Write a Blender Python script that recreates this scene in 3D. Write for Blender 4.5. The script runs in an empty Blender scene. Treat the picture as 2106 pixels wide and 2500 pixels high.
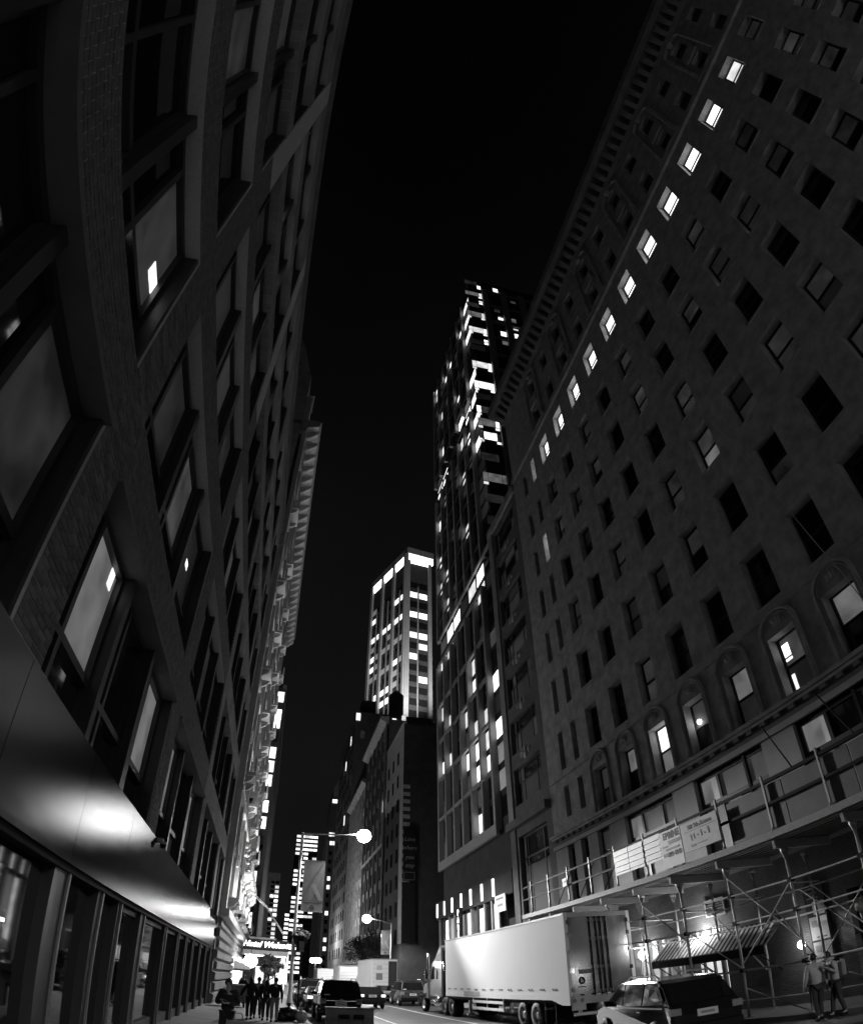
import bpy, math, random
from mathutils import Vector, Matrix
random.seed(11)
SC = bpy.context.scene
C = SC.collection
rad = math.radians

# ------------------------------------------------------------------ camera
cam = bpy.data.cameras.new('camera')
co = bpy.data.objects.new('camera', cam)
C.objects.link(co)
SC.camera = co
cam.type = 'PANO'                                   # the photograph's ultra-wide lens bends straight lines
cam.panorama_type = 'FISHEYE_LENS_POLYNOMIAL'
cam.sensor_fit = 'AUTO'
cam.sensor_width = 25.0
cam.sensor_height = 25.0
cam.fisheye_fov = rad(175)
cam.fisheye_polynomial_k0 = 0.0
cam.fisheye_polynomial_k1 = -0.06819048309876397
cam.fisheye_polynomial_k2 = -0.0005399788072507823
cam.fisheye_polynomial_k3 = 0.00013773853758199063
cam.fisheye_polynomial_k4 = -5.382143180522485e-06
cam.shift_y = 154.0 / 2500.0
cam.clip_start = 0.05
cam.clip_end = 3000
co.matrix_world = Matrix(((0.970518, -0.140083, -0.196144, 0.0),
                          (-0.240958, -0.583859, -0.775273, 0.0),
                          (-0.005918, 0.799679, -0.600399, 2.0),
                          (0, 0, 0, 1)))

# ------------------------------------------------------------------ world: night sky with a little city glow
W = bpy.data.worlds.new('World')
SC.world = W
W.use_nodes = True
nt = W.node_tree
nt.nodes.clear()
wo = nt.nodes.new('ShaderNodeOutputWorld')
bg = nt.nodes.new('ShaderNodeBackground')
tc = nt.nodes.new('ShaderNodeTexCoord')
sep = nt.nodes.new('ShaderNodeSeparateXYZ')
rmp = nt.nodes.new('ShaderNodeValToRGB')
nz = nt.nodes.new('ShaderNodeTexNoise')
nz.inputs['Scale'].default_value = 2.2
nz.inputs['Detail'].default_value = 4
mul = nt.nodes.new('ShaderNodeMath'); mul.operation = 'MULTIPLY'
cr = rmp.color_ramp
cr.elements[0].position = 0.0; cr.elements[0].color = (0.0095, 0.0095, 0.0095, 1)
cr.elements[1].position = 1.0; cr.elements[1].color = (0.0006, 0.0006, 0.0006, 1)
e = cr.elements.new(0.45); e.color = (0.0050, 0.0050, 0.0050, 1)
mr = nt.nodes.new('ShaderNodeMapRange')
mr.inputs['From Min'].default_value = 0.3; mr.inputs['From Max'].default_value = 0.7
mr.inputs['To Min'].default_value = 0.75; mr.inputs['To Max'].default_value = 1.25
nt.links.new(tc.outputs['Generated'], sep.inputs[0])
nt.links.new(sep.outputs['Z'], rmp.inputs[0])
nt.links.new(tc.outputs['Generated'], nz.inputs['Vector'])
nt.links.new(nz.outputs[0], mr.inputs['Value'])
nt.links.new(mr.outputs[0], bg.inputs['Strength'])
nt.links.new(rmp.outputs['Color'], bg.inputs['Color'])
nt.links.new(bg.outputs[0], wo.inputs[0])

SC.view_settings.view_transform = 'Standard'
SC.view_settings.look = 'None'
SC.view_settings.exposure = 0.0
SC.view_settings.gamma = 1.0
SC.view_settings.use_curve_mapping = False
SC.render.engine = 'CYCLES'
SC.cycles.use_denoising = True
SC.cycles.use_light_tree = True
SC.cycles.max_bounces = 5
SC.cycles.diffuse_bounces = 3
SC.cycles.glossy_bounces = 3
SC.cycles.sample_clamp_indirect = 4.0
SC.cycles.caustics_reflective = False
SC.cycles.caustics_refractive = False

# ------------------------------------------------------------------ materials
MATS = {}
def mat(name, col, rough=0.6, metal=0.0, noise=0.0, nscale=4.0, bump=0.0, bscale=30.0,
        rand=0.0, spec=0.5, aniso=0.0, coat=0.0, stretch=None):
    m = bpy.data.materials.new(name); MATS[name] = m
    m.use_nodes = True
    t = m.node_tree
    b = t.nodes['Principled BSDF']
    b.inputs['Base Color'].default_value = (col, col, col, 1)
    b.inputs['Roughness'].default_value = rough
    b.inputs['Metallic'].default_value = metal
    b.inputs['Specular IOR Level'].default_value = spec
    b.inputs['Anisotropic'].default_value = aniso
    b.inputs['Coat Weight'].default_value = coat
    b.inputs['Coat Roughness'].default_value = 0.04
    g = t.nodes.new('ShaderNodeTexCoord')
    vec = g.outputs['Object']
    if stretch:
        mp = t.nodes.new('ShaderNodeMapping')
        mp.inputs['Scale'].default_value = stretch
        t.links.new(vec, mp.inputs[0]); vec = mp.outputs[0]
    last = None
    if noise > 0:
        n = t.nodes.new('ShaderNodeTexNoise')
        n.inputs['Scale'].default_value = nscale
        n.inputs['Detail'].default_value = 6
        n.inputs['Roughness'].default_value = 0.65
        t.links.new(vec, n.inputs['Vector'])
        r = t.nodes.new('ShaderNodeMapRange')
        r.inputs['From Min'].default_value = 0.25; r.inputs['From Max'].default_value = 0.75
        r.inputs['To Min'].default_value = 1 - noise; r.inputs['To Max'].default_value = 1 + noise
        t.links.new(n.outputs[0], r.inputs['Value']); last = r.outputs[0]
    if rand > 0:
        oi = t.nodes.new('ShaderNodeObjectInfo')
        r = t.nodes.new('ShaderNodeMapRange')
        r.inputs['To Min'].default_value = 1 - rand; r.inputs['To Max'].default_value = 1 + rand
        t.links.new(oi.outputs['Random'], r.inputs['Value'])
        if last is None: last = r.outputs[0]
        else:
            x = t.nodes.new('ShaderNodeMath'); x.operation = 'MULTIPLY'
            t.links.new(last, x.inputs[0]); t.links.new(r.outputs[0], x.inputs[1]); last = x.outputs[0]
    if last is not None:
        x = t.nodes.new('ShaderNodeMath'); x.operation = 'MULTIPLY'; x.inputs[1].default_value = col
        t.links.new(last, x.inputs[0])
        cb = t.nodes.new('ShaderNodeCombineColor')
        for i in range(3): t.links.new(x.outputs[0], cb.inputs[i])
        t.links.new(cb.outputs[0], b.inputs['Base Color'])
    if bump > 0:
        n = t.nodes.new('ShaderNodeTexNoise')
        n.inputs['Scale'].default_value = bscale; n.inputs['Detail'].default_value = 4
        t.links.new(vec, n.inputs['Vector'])
        bp = t.nodes.new('ShaderNodeBump'); bp.inputs['Strength'].default_value = bump
        bp.inputs['Distance'].default_value = 0.02
        t.links.new(n.outputs[0], bp.inputs['Height']); t.links.new(bp.outputs[0], b.inputs['Normal'])
    return m

def emit(name, strength, base=0.6, noise=0.0, nscale=2.0, rand=0.0):
    m = mat(name, base, 0.6)
    t = m.node_tree; b = t.nodes['Principled BSDF']
    b.inputs['Emission Color'].default_value = (1, 1, 1, 1)
    b.inputs['Emission Strength'].default_value = strength
    last = None
    if noise > 0:
        g = t.nodes.new('ShaderNodeNewGeometry')
        n = t.nodes.new('ShaderNodeTexNoise'); n.inputs['Scale'].default_value = nscale
        n.inputs['Detail'].default_value = 3
        t.links.new(g.outputs['Position'], n.inputs['Vector'])
        r = t.nodes.new('ShaderNodeMapRange')
        r.inputs['From Min'].default_value = 0.3; r.inputs['From Max'].default_value = 0.7
        r.inputs['To Min'].default_value = strength * (1 - noise); r.inputs['To Max'].default_value = strength * (1 + noise)
        t.links.new(n.outputs[0], r.inputs['Value']); last = r.outputs[0]
    if rand > 0:
        oi = t.nodes.new('ShaderNodeObjectInfo')
        r = t.nodes.new('ShaderNodeMapRange')
        r.inputs['To Min'].default_value = 1 - rand; r.inputs['To Max'].default_value = 1 + rand
        t.links.new(oi.outputs['Random'], r.inputs['Value'])
        x = t.nodes.new('ShaderNodeMath'); x.operation = 'MULTIPLY'
        t.links.new(r.outputs[0], x.inputs[0])
        if last is not None: t.links.new(last, x.inputs[1])
        else: x.inputs[1].default_value = strength
        last = x.outputs[0]
    if last is not None: t.links.new(last, b.inputs['Emission Strength'])
    return m

def brickmat(name, c1, c2, mortar, sx=0.3, sy=0.1, axis='yz'):
    m = bpy.data.materials.new(name); MATS[name] = m; m.use_nodes = True
    t = m.node_tree; b = t.nodes['Principled BSDF']; b.inputs['Roughness'].default_value = 0.85
    g = t.nodes.new('ShaderNodeNewGeometry')
    s = t.nodes.new('ShaderNodeSeparateXYZ'); cb = t.nodes.new('ShaderNodeCombineXYZ')
    t.links.new(g.outputs['Position'], s.inputs[0])
    t.links.new(s.outputs['Y' if axis == 'yz' else 'X'], cb.inputs[0]); t.links.new(s.outputs['Z'], cb.inputs[1])
    br = t.nodes.new('ShaderNodeTexBrick')
    br.inputs['Scale'].default_value = 1.0
    br.inputs['Brick Width'].default_value = sx; br.inputs['Row Height'].default_value = sy
    br.inputs['Mortar Size'].default_value = 0.008; br.inputs['Mortar Smooth'].default_value = 0.3
    br.inputs['Color1'].default_value = (c1,) * 3 + (1,); br.inputs['Color2'].default_value = (c2,) * 3 + (1,)
    br.inputs['Mortar'].default_value = (mortar,) * 3 + (1,)
    t.links.new(cb.outputs[0], br.inputs['Vector'])
    n = t.nodes.new('ShaderNodeTexNoise'); n.inputs['Scale'].default_value = 0.7; n.inputs['Detail'].default_value = 8
    t.links.new(g.outputs['Position'], n.inputs['Vector'])
    r = t.nodes.new('ShaderNodeMapRange'); r.inputs['From Min'].default_value = .25; r.inputs['From Max'].default_value = .75
    r.inputs['To Min'].default_value = .65; r.inputs['To Max'].default_value = 1.3
    t.links.new(n.outputs[0], r.inputs['Value'])
    mx = t.nodes.new('ShaderNodeVectorMath'); mx.operation = 'SCALE'
    t.links.new(br.outputs['Color'], mx.inputs[0]); t.links.new(r.outputs[0], mx.inputs['Scale'])
    t.links.new(mx.outputs[0], b.inputs['Base Color'])
    bp = t.nodes.new('ShaderNodeBump'); bp.inputs['Strength'].default_value = 0.5; bp.inputs['Distance'].default_value = 0.01
    inv = t.nodes.new('ShaderNodeMath'); inv.operation = 'SUBTRACT'; inv.inputs[0].default_value = 1.0
    t.links.new(br.outputs['Fac'], inv.inputs[1]); t.links.new(inv.outputs[0], bp.inputs['Height'])
    t.links.new(bp.outputs[0], b.inputs['Normal'])
    return m

mat('asphalt', 0.055, 0.55, noise=.35, nscale=1.2, bump=.4, bscale=60)
mat('concrete', 0.22, 0.75, noise=.25, nscale=1.0, bump=.2, bscale=40)
mat('curb_stone', 0.28, 0.7, noise=.2, nscale=3)
mat('road_paint', 0.7, 0.6, noise=.25, nscale=9)
mat('brick', 0.12, 0.85, noise=.25, nscale=9, rand=.4, bump=.3, bscale=50)
mat('brick_mass', 0.12, 0.85, noise=.5, nscale=5.0, bump=.3, bscale=50)
mat('mortar', 0.46, 0.9, noise=.15, nscale=12)
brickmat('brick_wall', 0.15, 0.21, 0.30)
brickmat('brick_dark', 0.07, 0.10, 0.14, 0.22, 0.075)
mat('stone', 0.34, 0.85, noise=.42, nscale=1.6, bump=.35, bscale=14)
mat('limestone', 0.34, 0.8, noise=.15, nscale=1.2, bump=.2, bscale=20)
mat('stone_dark', 0.13, 0.85, noise=.35, nscale=.8, bump=.35, bscale=12)
mat('stone_pale', 0.5, 0.75, noise=.15, nscale=1.5, bump=.2, bscale=15)
mat('cladding_dark', 0.05, 0.9, noise=.3, nscale=.8, spec=.15)
mat('pier_concrete', 0.27, 0.7, noise=.15, nscale=.6)
mat('frame_dark', 0.025, 0.45)
mat('frame_grey', 0.16, 0.5)
mat('glass', 0.012, 0.04, spec=.6)
mat('glass_open', 0.006, 0.5, spec=.2)
m = mat('fascia_metal', 0.4, 0.3)
t_ = m.node_tree; out_ = [n for n in t_.nodes if n.type == 'OUTPUT_MATERIAL'][0]
gl_ = t_.nodes.new('ShaderNodeBsdfAnisotropic'); gl_.distribution = 'BECKMANN'
gl_.inputs['Color'].default_value = (.15, .15, .15, 1); gl_.inputs['Roughness'].default_value = .30
g_ = t_.nodes.new('ShaderNodeNewGeometry'); n_ = t_.nodes.new('ShaderNodeTexNoise'); mp_ = t_.nodes.new('ShaderNodeMapping')
mp_.inputs['Scale'].default_value = (1, .6, 5); n_.inputs['Scale'].default_value = 2.0; n_.inputs['Detail'].default_value = 5
r_ = t_.nodes.new('ShaderNodeMapRange'); r_.inputs['To Min'].default_value = .19; r_.inputs['To Max'].default_value = .25
t_.links.new(g_.outputs['Position'], mp_.inputs[0]); t_.links.new(mp_.outputs[0], n_.inputs['Vector']); t_.links.new(n_.outputs[0], r_.inputs['Value'])
t_.links.new(r_.outputs[0], gl_.inputs['Roughness']); t_.links.new(gl_.outputs[0], out_.inputs['Surface'])
mat('steel', 0.5, 0.38, metal=.9, noise=.15, nscale=20)
mat('galv', 0.40, 0.6, metal=.15, noise=.25, nscale=14)
mat('timber', 0.30, 0.8, noise=.3, nscale=3.0, stretch=(1, 12, 12), bump=.2, bscale=20)
mat('timber_dark', 0.12, 0.8, noise=.3, nscale=3.0)
mat('plywood_paint', 0.10, 0.7, noise=.3, nscale=2)
mat('truck_white', 0.80, 0.8, noise=.03, nscale=.6, spec=.1)
mat('door_steel', 0.55, 0.22, metal=1.0, noise=.12, nscale=1.5)
mat('truck_grey', 0.12, 0.35, coat=.5)
mat('chrome', 0.75, 0.12, metal=1.0)
mat('rubber', 0.022, 0.7)
mat('black', 0.012, 0.8, spec=.15)
mat('car_black', 0.010, 0.10, spec=.3)
mat('car_grey', 0.05, 0.16, spec=.4)
mat('car_silver', 0.45, 0.25, metal=.7, coat=1.0)
mat('plate', 0.55, 0.5)
mat('plastic_grey', 0.16, 0.55, noise=.25, nscale=4)
mat('bag_black', 0.016, 0.3, bump=.9, bscale=9)
mat('bag_white', 0.5, 0.45, bump=.8, bscale=9)
mat('paper_white', 0.72, 0.7, noise=.08, nscale=5)
mat('paper_grey', 0.50, 0.7, noise=.10, nscale=5)
mat('ink', 0.05, 0.7)
mat('ink_grey', 0.22, 0.7)
mat('cloth_black', 0.014, 0.9)
mat('cloth_dark', 0.035, 0.9)
mat('cloth_grey', 0.22, 0.9)
mat('cloth_pale', 0.42, 0.9)
mat('skin', 0.32, 0.6)
mat('hair', 0.012, 0.6)
mat('bark', 0.06, 0.9, noise=.3, nscale=10, bump=.4)
mat('leaf', 0.06, 0.7, rand=.2)
mat('blind', 0.42, 0.8, noise=.1, nscale=2)
mat('banner', 0.42, 0.8, noise=.12, nscale=1.5)
mat('banner_pale', 0.62, 0.8)
emit('lit', 1.5, noise=.45, nscale=1.6, rand=.25)
emit('lit_row', 1.9, noise=.30, nscale=1.1, rand=.25)
emit('lit_soft', 0.75, noise=.30, nscale=1.5)
emit('lit_dim', 0.11, noise=.45, nscale=1.3)
emit('lit_blind', 0.020, base=.2, noise=.55, nscale=1.6, rand=.75)
emit('lit_faint', 0.010, base=.08, noise=.7, nscale=1.2, rand=.8)
emit('lamp_glow', 60.0)
emit('lamp_small', 14.0)
emit('crown_light', 4.0)
emit('sign_light', 3.0)
emit('shop_light', 2.2, noise=.3, nscale=1.5)
emit('tail_light', 2.2)
M = MATS

# ------------------------------------------------------------------ mesh helpers
class MB:
    def __init__(s): s.V = []; s.F = []
    def face(s, *pts):
        i = len(s.V); s.V += [tuple(p) for p in pts]; s.F.append(tuple(range(i, i + len(pts)))); return s
    def box(s, x0, x1, y0, y1, z0, z1):
        if x0 > x1: x0, x1 = x1, x0
        if y0 > y1: y0, y1 = y1, y0
        if z0 > z1: z0, z1 = z1, z0
        i = len(s.V)
        s.V += [(x0, y0, z0), (x1, y0, z0), (x1, y1, z0), (x0, y1, z0), (x0, y0, z1), (x1, y0, z1), (x1, y1, z1), (x0, y1, z1)]
        for f in ((0, 3, 2, 1), (4, 5, 6, 7), (0, 1, 5, 4), (1, 2, 6, 5), (2, 3, 7, 6), (3, 0, 4, 7)):
            s.F.append(tuple(i + k for k in f))
        return s
    def prism(s, pts, vec):
        n = len(pts); i = len(s.V); v = Vector(vec)
        s.V += [tuple(p) for p in pts] + [tuple(Vector(p) + v) for p in pts]
        s.F.append(tuple(range(i + n - 1, i - 1, -1))); s.F.append(tuple(range(i + n, i + 2 * n)))
        for k in range(n):
            j = (k + 1) % n; s.F.append((i + k, i + j, i + n + j, i + n + k))
        return s
    def ring(s, c, u, v, r, n):
        i = len(s.V)
        for k in range(n):
            a = 2 * math.pi * k / n
            s.V.append(tuple(Vector(c) + u * (math.cos(a) * r) + v * (math.sin(a) * r)))
        return i
    def bridge(s, a, b, n):
        for k in range(n):
            j = (k + 1) % n; s.F.append((a + k, a + j, b + j, b + k))
    def cyl(s, p, q, r0, r1=None, n=10, caps=True):
        if r1 is None: r1 = r0
        p = Vector(p); q = Vector(q); d = (q - p).normalized()
        u = d.orthogonal().normalized(); v = d.cross(u)
        a = s.ring(p, u, v, r0, n); b = s.ring(q, u, v, r1, n)
        s.bridge(a, b, n)
        if caps:
            s.F.append(tuple(range(a + n - 1, a - 1, -1))); s.F.append(tuple(range(b, b + n)))
        return s
    def tube(s, pts, r, n=8):
        pts = [Vector(p) for p in pts]; prev = None
        rr = r if isinstance(r, (list, tuple)) else [r] * len(pts)
        u = None
        for k, p in enumerate(pts):
            d = (pts[min(k + 1, len(pts) - 1)] - pts[max(k - 1, 0)]).normalized()
            u = d.orthogonal().normalized() if u is None else (u - d * u.dot(d)).normalized()
            a = s.ring(p, u, d.cross(u), rr[k], n)
            if prev is not None: s.bridge(prev, a, n)
            else: s.F.append(tuple(range(a + n - 1, a - 1, -1)))
            prev = a
        s.F.append(tuple(range(prev, prev + n)))
        return s
    def lathe(s, prof, c=(0, 0, 0), axis='z', n=16):
        ax = {'x': (Vector((0, 1, 0)), Vector((0, 0, 1)), Vector((1, 0, 0))),
              'y': (Vector((0, 0, 1)), Vector((1, 0, 0)), Vector((0, 1, 0))),
              'z': (Vector((1, 0, 0)), Vector((0, 1, 0)), Vector((0, 0, 1)))}[axis]
        prev = None
        for r, h in prof:
            a = s.ring(Vector(c) + ax[2] * h, ax[0], ax[1], max(r, 1e-4), n)
            if prev is not None: s.bridge(prev, a, n)
            prev = a
        return s
    def ball(s, c, r, n=10, sz=1.0, sx=1.0, sy=1.0):
        prev = None
        for k in range(n // 2 + 1):
            t = math.pi * k / (n // 2)
            i = len(s.V)
            for j in range(n):
                a = 2 * math.pi * j / n
                s.V.append((c[0] + sx * r * math.sin(t) * math.cos(a), c[1] + sy * r * math.sin(t) * math.sin(a), c[2] - sz * r * math.cos(t)))
            if prev is not None: s.bridge(prev, i, n)
            prev = i
        return s
    def add(s, other, off=(0, 0, 0)):
        i = len(s.V)
        s.V += [(x + off[0], y + off[1], z + off[2]) for x, y, z in other.V]
        s.F += [tuple(i + k for k in f) for f in other.F]
        return s
    def mesh(s, name, m=None, smooth=False, off=(0, 0, 0)):
        me = bpy.data.meshes.new(name)
        me.from_pydata([(x - off[0], y - off[1], z - off[2]) for x, y, z in s.V], [], s.F)
        if smooth: me.polygons.foreach_set('use_smooth', [True] * len(me.polygons))
        if m is not None: me.materials.append(m)
        me.update()
        return me
    def build(s, name, m, parent=None, smooth=False, bevel=0.0):
        off = wloc(parent)
        o = bpy.data.objects.new(name, s.mesh(name, m, smooth, off))
        C.objects.link(o); o.parent = parent
        if bevel > 0:
            bv = o.modifiers.new('bevel', 'BEVEL'); bv.width = bevel; bv.segments = 2; bv.limit_method = 'ANGLE'
        return o

def wloc(p):
    v = Vector((0, 0, 0))
    while p is not None:
        v = v + Vector(p.location); p = p.parent
    return v

def tag(o, label, cat, group=None):
    o['label'] = label; o['category'] = cat
    if group: o['group'] = group
    return o
def thing(name, label, cat, loc=(0, 0, 0), group=None):
    o = bpy.data.objects.new(name, None); C.objects.link(o); o.location = loc
    o.empty_display_size = .2
    return tag(o, label, cat, group)
def struct(o): o['kind'] = 'structure'; return o
def stuff(o): o['kind'] = 'stuff'; return o
def inst(name, me, loc, parent, rotz=0.0, m=None):
    """an object that shares a mesh; loc is in world space, the parent is not rotated"""
    o = bpy.data.objects.new(name, me); C.objects.link(o); o.parent = parent
    p = wloc(parent)
    o.location = (loc[0] - p.x, loc[1] - p.y, loc[2] - p.z); o.rotation_euler = (0, 0, rotz)
    if m is not None:
        o.material_slots[0].link = 'OBJECT'; o.material_slots[0].material = m
    return o
def child(name, me, parent, m=None, loc=(0, 0, 0)):
    """an object in its parent's own space"""
    o = bpy.data.objects.new(name, me); C.objects.link(o); o.parent = parent; o.location = loc
    if m is not None:
        o.material_slots[0].link = 'OBJECT'; o.material_slots[0].material = m
    return o
def copy_tree(o, parent=None):
    c = o.copy(); C.objects.link(c); c.parent = parent
    for ch in list(o.children): copy_tree(ch, c)
    return c

def text_mesh(body, size, ext, shear=0.0, bold=0.0, align='CENTER'):
    cu = bpy.data.curves.new('t', 'FONT'); cu.body = body; cu.size = size; cu.extrude = ext
    cu.shear = shear; cu.offset = bold; cu.align_x = align; cu.align_y = 'CENTER'; cu.resolution_u = 2
    o = bpy.data.objects.new('t', cu); C.objects.link(o)
    dg = bpy.context.evaluated_depsgraph_get(); dg.update()
    me = bpy.data.meshes.new_from_object(o.evaluated_get(dg))
    bpy.data.objects.remove(o); bpy.data.curves.remove(cu)
    return me
def lettering(body, size, ext, loc, right, up, m, parent, shear=0.0, bold=0.0, name='lettering'):
    me = text_mesh(body, size, ext, shear, bold)
    r = Vector(right).normalized(); u = Vector(up).normalized(); n = r.cross(u)
    p = Vector(loc) - wloc(parent)
    me.transform(Matrix(((r.x, u.x, n.x, p.x), (r.y, u.y, n.y, p.y), (r.z, u.z, n.z, p.z), (0, 0, 0, 1))))
    me.materials.clear(); me.materials.append(m)
    o = bpy.data.objects.new(name, me); C.objects.link(o); o.parent = parent
    return o
RR = ((0, -1, 0), (0, 0, 1))      # reading directions of a sign on the right-hand side of the street
RF = ((1, 0, 0), (0, 0, 1))       # of a sign that faces the camera

def holed_wall(mb, P, u0, u1, v0, v1, holes, depth):
    """wall in the plane (u, v) with rectangular holes and reveals; P(u, v, w) gives the point, w is depth into the wall"""
    us = sorted({u0, u1} | {h[0] for h in holes} | {h[1] for h in holes})
    vs = sorted({v0, v1} | {h[2] for h in holes} | {h[3] for h in holes})
    us = [u for u in us if u0 <= u <= u1]; vs = [v for v in vs if v0 <= v <= v1]
    for i in range(len(us) - 1):
        cu = (us[i] + us[i + 1]) / 2
        hc = [h for h in holes if h[0] < cu < h[1]]
        for j in range(len(vs) - 1):
            cv = (vs[j] + vs[j + 1]) / 2
            if any(h[2] < cv < h[3] for h in hc): continue
            mb.face(P(us[i], vs[j], 0), P(us[i + 1], vs[j], 0), P(us[i + 1], vs[j + 1], 0), P(us[i], vs[j + 1], 0))
    for a, b, c, d in holes:
        mb.face(P(a, c, 0), P(a, d, 0), P(a, d, depth), P(a, c, depth))
        mb.face(P(b, c, 0), P(b, d, 0), P(b, d, depth), P(b, c, depth))
        mb.face(P(a, d, 0), P(b, d, 0), P(b, d, depth), P(a, d, depth))
        mb.face(P(a, c, 0), P(b, c, 0), P(b, c, depth), P(a, c, depth))
    return mb

# window prototypes: local y across, z up from the sill, -x outward; the glass stands at x = 0
def frame_mesh(name, w, h, bars_h=(), bars_v=(), t=.06, d=.08, m='frame_dark'):
    b = MB()
    b.box(-d / 2, d / 2, -w / 2, -w / 2 + t, 0, h); b.box(-d / 2, d / 2, w / 2 - t, w / 2, 0, h)
    b.box(-d / 2, d / 2, -w / 2 + t, w / 2 - t, 0, t); b.box(-d / 2, d / 2, -w / 2 + t, w / 2 - t, h - t, h)
    for z in bars_h: b.box(-d / 2 - .004, d / 2 + .004, -w / 2 + t, w / 2 - t, z - t / 2, z + t / 2)
    for y in bars_v: b.box(-d / 2 - .002, d / 2 + .002, y - t / 2, y + t / 2, t, h - t)
    return b.mesh(name, M[m])
def pane_mesh(name, y0, y1, z0, z1):
    return MB().box(-.006, .006, y0, y1, z0, z1).mesh(name, M['glass'])
# ================================================================== GROUND
g = MB().face((-60, -60, -.02), (80, -60, -.02), (80, 900, -.02), (-60, 900, -.02)); struct(g.build('ground', M['asphalt']))
g = MB().face((1.9, -60, 0), (13.0, -60, 0), (13.0, 420, 0), (1.9, 420, 0)); struct(g.build('road', M['asphalt']))
g = MB().box(-3.4, 1.72, -40, 250, -.1, .15); struct(g.build('sidewalk', M['concrete']))
g = MB().box(12.89, 15.4, -40, 250, -.1, .15); struct(g.build('sidewalk', M['concrete']))
g = MB().box(1.722, 1.9, -40, 250, -.1, .152); struct(g.build('kerb', M['curb_stone'], bevel=.02))
g = MB().box(12.72, 12.885, -40, 250, -.1, .152); struct(g.build('kerb', M['curb_stone'], bevel=.02))
for x in (5.85, 9.25):
    g = MB().face((x - .07, -20, .004), (x + .07, -20, .004), (x + .07, 200, .004), (x - .07, 200, .004))
    struct(g.build('lane_line', M['road_paint']))

# ================================================================== RIGHT-HAND MASONRY BUILDING
XR = 15.0
rb = thing('masonry_building', 'tall pale masonry building with a bracketed cornice and one row of lit windows', 'building', (XR, 12, 0))
PR = lambda u, v, w: (XR + w, u, v)
rows = [14.75, 18.15, 21.6, 24.95, 28.3, 31.75, 35.9]
holes = []; wins = []
H = 2.2; WD = 1.28
cols = [26.2 - 2.62 * k for k in range(13)]
for r, top in enumerate(rows):
    for k, f in enumerate(cols):
        holes.append((f - WD, f, top - H, top)); wins.append((f - WD / 2, top - H, 'main', r, k))
    for j, f in enumerate((28.05, 29.72)):
        holes.append((f - .6, f, top - H, top)); wins.append((f - .3, top - H, 'slim', r, j))
for r, top in enumerate((39.9, 43.6)):
    for k, f in enumerate(cols):
        holes.append((f - 1.0, f, top - 1.95, top)); wins.append((f - .5, top - 1.95, 'attic', r, k))
for j, f in enumerate((28.05, 29.72)):
    holes.append((f - .6, f, 9.9, 11.6)); wins.append((f - .3, 9.9, 'slimlow', 9, j))
for k, f in enumerate(cols):
    holes.append((f - WD, f, 9.25, 11.4)); wins.append((f - WD / 2, 9.25, 'arch', 9, k))
wl = MB(); holed_wall(wl, PR, -9, 31.6, 9.18, 45.6, holes, .5)
wl.box(15.5, 29, -9, 31.6, 0, 45.55)
wl.build('wall', M['stone'], rb)
w_main = frame_mesh('window_main', WD, H, (H * .5,), t=.11)
w_slim = frame_mesh('window_slim', .6, H, (H * .5,))
w_att = frame_mesh('window_attic', 1.0, 1.95, (1.0,))
w_sl2 = frame_mesh('window_slim_low', .6, 1.7, (.85,))
w_arch = frame_mesh('window_arch', WD, 2.15, (1.1,))
p_up = pane_mesh('pane_upper', -.53, .53, 1.16, 2.09); p_lo = pane_mesh('pane_lower', -.53, .53, .11, 1.04)
p_lo_half = pane_mesh('pane_strip', -.57, .57, .07, .36); p_up_long = pane_mesh('pane_blind', -.57, .57, .66, 2.13)
s_up = pane_mesh('pane_slim_upper', -.23, .23, 1.14, 2.13); s_lo = pane_mesh('pane_slim_lower', -.23, .23, .07, 1.06)
a_up = pane_mesh('pane_attic_upper', -.43, .43, 1.04, 1.88); a_lo = pane_mesh('pane_attic_lower', -.43, .43, .07, .96)
sill_me = MB().box(-.45, 0.0, -.66, .66, -.09, 0).mesh('window_sill', M['stone'])
rnd = random.Random(5)
shade = {('main', 2, 6): ('lit_faint', 'lit_blind'), ('main', 2, 5): ('lit_blind', 'lit_dim'), ('main', 2, 4): ('lit_faint', 'lit_blind'),
         ('main', 4, 7): ('lit_blind', 'glass'), ('main', 4, 8): ('lit_blind', 'glass'),
         ('main', 0, 2): ('lit_blind', 'lit_blind'), ('main', 0, 3): ('glass', 'glass'), ('main', 0, 4): ('glass_open', 'glass_open'),
         ('main', 1, 6): ('glass_open', 'lit_faint'), ('main', 0, 6): ('glass_open', 'glass_open'),
         ('arch', 9, 2): ('lit', 'lit_dim'), ('arch', 9, 1): ('lit_dim', 'glass'), ('arch', 9, 3): ('lit_blind', 'glass'),
         ('arch', 9, 4): ('lit_dim', 'lit_faint'), ('arch', 9, 5): ('lit_blind', 'lit_blind'), ('arch', 9, 6): ('lit_dim', 'glass'),
         ('arch', 9, 0): ('lit_blind', 'lit_faint')}
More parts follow.
